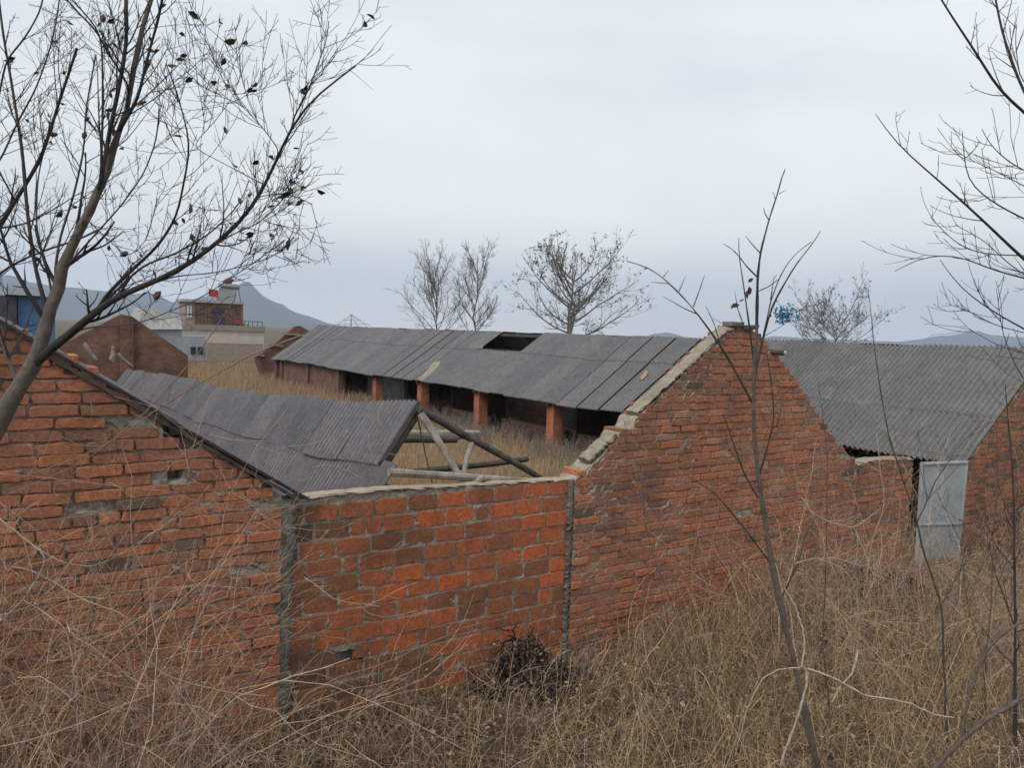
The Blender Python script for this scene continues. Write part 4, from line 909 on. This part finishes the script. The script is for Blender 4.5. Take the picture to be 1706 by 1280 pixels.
# ------------------------------------------------------------------ background trees
def far_tree(label, base, top, wpx, Y, seed, bush=1., leaf=None, nl=0, arch=0, r=.12, mt=M_barkf, rise=1.0, hl=1.25):
    g = np.random.default_rng(seed); b = DP(*base, Y); tpt = DP(*top, Y); b0 = np.array([b[0], b[1], -.1]); H = tpt[2]-b0[2]
    t = thing('bare_tree', label, 'tree', b0, 'bare trees beyond the long barn'); wm = wpx/F*Y/2
    hf = (b[2]-b0[2])/H
    K = 12; tr_ = np.stack([b0+(tpt-b0)*k/(K-1)*(.78 if arch else .95)+g.normal(0, .02*H, 3)*np.array([1, 1, 0])*(k > 3)*.5 for k in range(K)]); rr = np.linspace(r, .02, K)
    tubes('trunk', [(tr_[None], rr[None], .5)], mt, t, sides=7)
    nb = 24; A = []; B = []
    for i in range(nb):
        tt = hf*.8+(.86-hf*.55)*i/nb*.9; p0 = tr_[0]*(1-tt)+tr_[-1]*tt; x = tt*(K-1); i0 = int(x); p0 = tr_[i0]*(1-(x-i0))+tr_[min(K-1, i0+1)]*(x-i0)
        an = g.random()*6.28; L = wm*hl*(.75+.4*g.random())*(1-.25*tt); d = np.array([math.cos(an), math.sin(an)*.8, rise+.9*tt if not arch else .12+.45*tt]); d /= np.linalg.norm(d)
        q = [p0]
        for k in range(9): q.append(q[-1]+d*L/8); d = d+np.array([0, 0, .10])+g.normal(0, .09, 3); d /= np.linalg.norm(d)
        A.append(q); B.append(np.linspace(r*.42, .018, 10))
    A = np.array(A); B = np.array(B)
    a1, b1 = grow(A, B, 10, .5, g, (25, 50), K=6, up=.35, rfac=.5, rmin=.010, curl=.1); a2, b2 = grow(a1, b1, 5, .5, g, (25, 55), K=5, up=.25, rfac=.6, rmin=.007, curl=.1)
    a3, b3 = grow(a2, b2, int(3*bush), .5, g, (25, 55), K=4, up=.15, rfac=.7, rmin=.005, curl=.1)
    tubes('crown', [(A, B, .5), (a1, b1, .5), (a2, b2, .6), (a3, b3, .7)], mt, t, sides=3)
    if leaf:
        pts = np.concatenate([a3[g.choice(len(a3), nl), 3], a3[g.choice(len(a3), nl), 2]]); leaves('dead_leaves', t, pts, leaf, M_leafd, g)
    return t
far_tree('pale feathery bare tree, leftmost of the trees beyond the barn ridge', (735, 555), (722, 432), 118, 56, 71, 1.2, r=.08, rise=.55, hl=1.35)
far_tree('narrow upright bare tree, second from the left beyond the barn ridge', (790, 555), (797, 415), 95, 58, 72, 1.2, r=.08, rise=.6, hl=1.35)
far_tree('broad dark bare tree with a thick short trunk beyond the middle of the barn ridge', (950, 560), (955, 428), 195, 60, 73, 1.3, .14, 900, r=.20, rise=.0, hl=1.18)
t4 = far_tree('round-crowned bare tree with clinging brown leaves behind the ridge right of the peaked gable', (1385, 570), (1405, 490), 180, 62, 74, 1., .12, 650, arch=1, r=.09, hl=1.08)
bl = thing('torn_blue_sheet', 'shreds of blue plastic caught in branches just right of the gable peak', 'plastic sheet', DP(1308, 525, 60))
g = np.random.default_rng(9); pts = [DP(1308+g.normal(0, 9), 524+g.normal(0, 7), 60+g.normal(0, .3)) for _ in range(150)]
leaves('shreds', bl, pts, .28, flat('blue_plastic', (.04, .17, .33)), g)
mb = MB(); q = [(1300, 528), (1330, 538), (1360, 552), (1380, 572)]
A = trace(q, 60, 61, 10); tubes('twig', [(A[None], np.linspace(.02, .05, 10)[None], .5)], M_barkf, bl)
# roof shrub
g = np.random.default_rng(12); leaves('foliage', bu, [S(398, 544, 60.6)+g.normal(0, 1, 3)*np.array([.35, .15, .15]) for _ in range(160)], .14, flat('leaf_green', (.04, .12, .05)), g)
mb = MB(); mb.log(S(398, 549, 60.6), S(398, 544, 60.6), .15, .18, segs=1, wob=0); mb.build('pot', M_render, bu)

# ------------------------------------------------------------------ grass, weeds, brambles (uncountable)
def field(g, n, w0, w1, s0, s1, L, K, lean, droop, curl, dens=None):
    w = w0+(w1-w0)*g.random(n); s = s0+(s1-s0)*g.random(n)
    if dens is not None: k = g.random(n) < dens(w, s); w, s = w[k], s[k]
    low = (w > -.3)*(w < 2.9)*(s > -1.5)*(s < 0); short = (w > 6.2)*(w < 9.6)*(s > -2.6)*(s < 0); n = len(w); p = PA(np.stack([w, s, gz(w, s)-.01], 1)); ln = L*(.45+.9*g.random(n))*np.where(short, .4, 1.)*np.where(low, .55, 1.)
    d = g.normal(0, lean, (n, 3)); d[:, 2] = np.abs(1+g.normal(0, .2, n)); d /= np.linalg.norm(d, axis=1, keepdims=True)
    pts = [p]; st = (ln/(K-1))[:, None]
    for k in range(K-1):
        pts.append(pts[-1]+d*st); d = d+g.normal(0, curl, (n, 3))-UP*droop; d /= np.linalg.norm(d, axis=1, keepdims=True)
    pts = np.stack(pts, 1)
    gl = gz(w, s)+.01
    pts[..., 2] = np.maximum(pts[..., 2], gl[:, None]+.01*g.random((n, K)))
    return pts, w, s
g = np.random.default_rng(61)
# foreground matted grass
def clump(w, s):
    n = np.sin(w*4.3+1.7*np.sin(s*3.1))*np.sin(s*4.9+1.3*np.sin(w*2.7)) + .6*np.sin(w*9.1-s*7.3)*np.sin(s*8.7+w*3.9)
    return np.clip(.42+.55*n, .06, 1)
p1, w_, s_ = field(g, 105000, -2.2, 11.5, -4.2, -.02, .30, 6, .85, .22, .22, clump)
cl_ = .5+.5*np.sin(w_*2.1+s_*1.3)*np.sin(s_*2.7-w_*.9)
pa_ = .5+.5*np.sin(w_*3.7-s_*2.3+2)*np.sin(w_*1.3+s_*3.1); c1_ = np.clip(.02+.95*g.random(len(p1))**1.3*(.35+.8*cl_*pa_)+.10*pa_, 0, .92); gr = g.random(len(p1)) < .16*(cl_ > .55); c1_ = np.where(gr, .97, c1_)
p2, w2_, s2_ = field(g, 4500, -2.2, 11.5, -3.2, -.05, .46, 8, .45, .10, .10)
o = tubes('dry_grass', [(p1, np.linspace(.0024, .0010, 6)[None]*(.6+.7*g.random((len(p1), 1))), c1_), (p2, np.linspace(.0028, .001, 8)[None]*(.7+.6*g.random((len(p2), 1))), .45+.5*g.random(len(p2)))], M_grass)
tagit(o, 'matted dead grass covering the bank in front of the walls', 'grass', kind='stuff')
# brambles
def dens_b(w, s): return np.clip(1-.75*(w > 6.6)*(w < 9.3)*(s > -1.3), 0, 1)*np.clip(.10+.9*(w > 5.8)+.9*(w < -.45)+.35*(w > 3.9)+.25*(s > -.9)*(w > 1.5), 0, 1)
p3, w3, s3 = field(g, 4200, -3.0, 11.5, -2.4, -.06, .95, 12, .45, .085, .17, dens_b)
r3 = np.linspace(.0032, .0011, 12)[None]*(.6+.8*g.random((len(p3), 1)))
a1, b1 = grow(p3, r3, 3, .4, g, (30, 70), K=6, up=.0, rfac=.6, rmin=.001, curl=.22)
a2, b2 = grow(a1[::2], b1[::2], 2, .5, g, (30, 70), K=5, up=-.1, rfac=.7, rmin=.0008, curl=.25)
o = tubes('bramble_tangle', [(p3, r3, g.random(len(p3))), (a1, b1, g.random(len(a1))), (a2, b2, g.random(len(a2)))], M_twig)
tagit(o, 'tangled bare brambles and twigs growing along the foot of the walls', 'brambles', kind='stuff')
# thickets: tall tangles at the left and right
def thicket(n, w0, w1, s0, s1, L, g, lean=.4, droop=.055):
    p, w, s = field(g, n, w0, w1, s0, s1, L, 14, lean, droop, .15)
    r = np.linspace(.0034, .0012, 14)[None]*(.5+.8*g.random((len(p), 1)))
    a, b = grow(p, r, 7, .33, g, (25, 70), K=7, up=.05, rfac=.6, rmin=.001, curl=.2, t0=.25)
    a_, b_ = grow(a, b, 3, .5, g, (30, 70), K=5, up=-.05, rfac=.7, rmin=.0008, curl=.25)
    return [(p, r, g.random(len(p))), (a, b, g.random(len(a))), (a_, b_, g.random(len(a_)))]
o = tubes('twig_thicket', thicket(330, -3.0, -.65, -1.25, -.1, 2.0, g, .3), M_twig); tagit(o, 'tall thicket of fine grey-brown twigs against the orange gable wall at the left', 'thicket', kind='stuff')
o = tubes('twig_thicket', thicket(200, 4.0, 8.0, -2.2, -.1, 1.35, g)+thicket(360, 9.0, 12.8, -3.0, -.1, 2.2, g, .22, .012)+thicket(45, 3.6, 6.2, -3.0, -.5, 2.1, g, .3), M_twig); tagit(o, 'tall thicket of fine twigs in front of the grey door and right-hand wall', 'thicket', kind='stuff')
def heap(name, label, blobs, n, g):
    Q = []
    for w, s, rad, hgt in blobs:
        m_ = int(n*rad*rad/sum(b[2]**2 for b in blobs)); th = g.random(m_)*6.28; rr = rad*np.sqrt(g.random(m_)); W_ = w+rr*np.cos(th)*1.1; S_ = np.minimum(s+rr*np.sin(th)*.8, -.03)
        z = gz(W_, S_)+hgt*(1-(rr/rad)**1.5)*g.random(m_); p = PA(np.stack([W_, S_, z], 1)); d = g.normal(size=(m_, 3)); d[:, 2] *= .6; d /= np.linalg.norm(d, axis=1, keepdims=True)
        st = (.012+.03*g.random(m_)**2)[:, None]; q = [p]
        for k in range(6): q.append(q[-1]+d*st); d = d+g.normal(0, .5, (m_, 3)); d /= np.linalg.norm(d, axis=1, keepdims=True)
        Q.append(np.stack(q, 1))
    q = np.concatenate(Q); o = tubes(name, [(q, np.linspace(.008, .003, 7)[None]*np.ones((len(q), 1)), g.random(len(q))**2)], M_darkstalk); tagit(o, label, 'brush heap', kind='stuff')
M_darkstalk = stem_mat('dark_stalks', [(0, (.012, .009, .008)), (.6, (.04, .03, .025)), (1, (.26, .21, .17))])  # near-black stalks with a few paler ones
heap('dark_brush', 'dark heap of brush at the foot of the low middle wall', [(1.78, -.12, .11, .52), (1.95, -.16, .22, .34), (1.62, -.26, .26, .20), (1.90, -.46, .26, .16), (2.15, -.3, .2, .15)], 1700, g)
heap('dark_brush', 'dark heap of brush below the short low wall on the right', [(6.2, -.35, .35, .42), (6.7, -.5, .4, .3), (5.8, -.6, .3, .25)], 3600, g)
# pale canes and dead weeds arching over the heap and the right gable foot
o = tubes('dead_canes', thicket(26, 1.3, 2.5, -.9, -.15, .75, g, .5)+thicket(70, 3.4, 7.0, -1.6, -.1, 1.7, g, .3, .03)+thicket(60, 8.0, 10.5, -3.4, -1.5, 2.0, g, .25, .01), M_twig); tagit(o, 'scattered pale dead canes arching up before the middle wall and the peaked gable', 'dead canes', kind='stuff')
# low wiry undergrowth
p4, w4, s4 = field(g, 30000, -2.2, 11.5, -3.8, -.05, .45, 8, .9, .10, .42)
o = tubes('undergrowth', [(p4, np.linspace(.0026, .0011, 8)[None]*(.5+.8*g.random((len(p4), 1))), g.random(len(p4))**1.6)], M_twig)
tagit(o, 'wiry curled undergrowth over the dead grass', 'undergrowth', kind='stuff')
# litter
lw = -2.2+13.2*g.random(4200); ls = -3.4+3.3*g.random(4200); lp = PA(np.stack([lw, ls, gz(lw, ls)+.02+.34*g.random(4200)**1.5], 1))
o = leaves('leaf_litter', None, lp, .030, M_leaft, g); tagit(o, 'dry tan leaves caught in the dead grass', 'leaf litter', kind='stuff')
# upright straws
p8, w8, s8 = field(g, 1300, -2.4, 11.2, -3., -.08, .8, 9, .28, .05, .07)
o = tubes('tall_straws', [(p8, np.linspace(.0021, .0009, 9)[None]*np.ones((len(p8), 1)), .55+.45*g.random(len(p8)))], M_ygrass); tagit(o, 'thin upright straw stalks standing above the matted grass', 'grass', kind='stuff')
hp = np.concatenate([p8[:, 8], p8[:, 7], p8[:, 8]+g.normal(0, .008, p8[:, 8].shape), p8[:, 7]+g.normal(0, .01, p8[:, 7].shape)]); hp = hp[g.random(len(hp)) < .7]
o = leaves('seed_heads', None, hp, .016, M_leaft, g); tagit(o, 'small dry seed heads at the tips of the straw stalks', 'seed heads', kind='stuff')
# yard grass
def dy(w, s): return np.clip(.35+.65*(s > 4), 0, 1)
p5, w5, s5 = field(g, 60000, 1.4, 9.4, .6, 20, .40, 5, .28, .06, .10, dy)
p6, w6, s6 = field(g, 30000, 1.5, 12, 18, 44, .55, 4, .3, .05, .10)
o = tubes('yard_grass', [(p5, np.linspace(.006, .002, 5)[None]*np.ones((len(p5), 1)), .2+.8*g.random(len(p5))), (p6, np.linspace(.009, .004, 4)[None]*np.ones((len(p6), 1)), .1+.7*g.random(len(p6)))], M_ygrass)
tagit(o, 'tall tan dead grass filling the yard before the long barn', 'grass', kind='stuff')
# grey weeds along the barn front
p7, w7, s7 = field(g, 1300, 7.9, 9.9, 3, 20, .55, 8, .22, .03, .10)
r7 = np.linspace(.006, .003, 8)[None]*np.ones((len(p7), 1)); a1, b1 = grow(p7, r7, 8, .35, g, (30, 55), K=5, up=.3, rfac=.6, rmin=.003, t0=.35); a2, b2 = grow(a1, b1, 2, .5, g, (30, 60), K=4, up=.2, rfac=.8, rmin=.0025)
o = tubes('weeds', [(p7, r7, g.random(len(p7))), (a1, b1, g.random(len(a1))), (a2, b2, g.random(len(a2)))], M_weed)
tagit(o, 'grey dead weeds along the open front of the long barn', 'weeds', kind='stuff')

# ------------------------------------------------------------------ haze
import os
if True:
    m = bpy.data.materials.new('haze'); m.use_nodes = True; nt = m.node_tree; nt.nodes.clear()
    v = N(nt, 'ShaderNodeVolumePrincipled'); v.inputs['Color'].default_value = (.64, .76, .97, 1); v.inputs['Density'].default_value = .00036; v.inputs['Anisotropy'].default_value = 0.
    ou = N(nt, 'ShaderNodeOutputMaterial'); nt.links.new(v.outputs[0], ou.inputs['Volume'])
    mb = MB(); B = 4700
    mb.box([(x, y, z) for z in (-3., 330.) for x, y in ((-B, -B), (B, -B), (B, B), (-B, B))]); o = mesh('haze', mb.v, mb.f, m); o['kind'] = 'stuff'
    tagit(o, 'thin blue haze in the air over the yard and hills', 'haze')
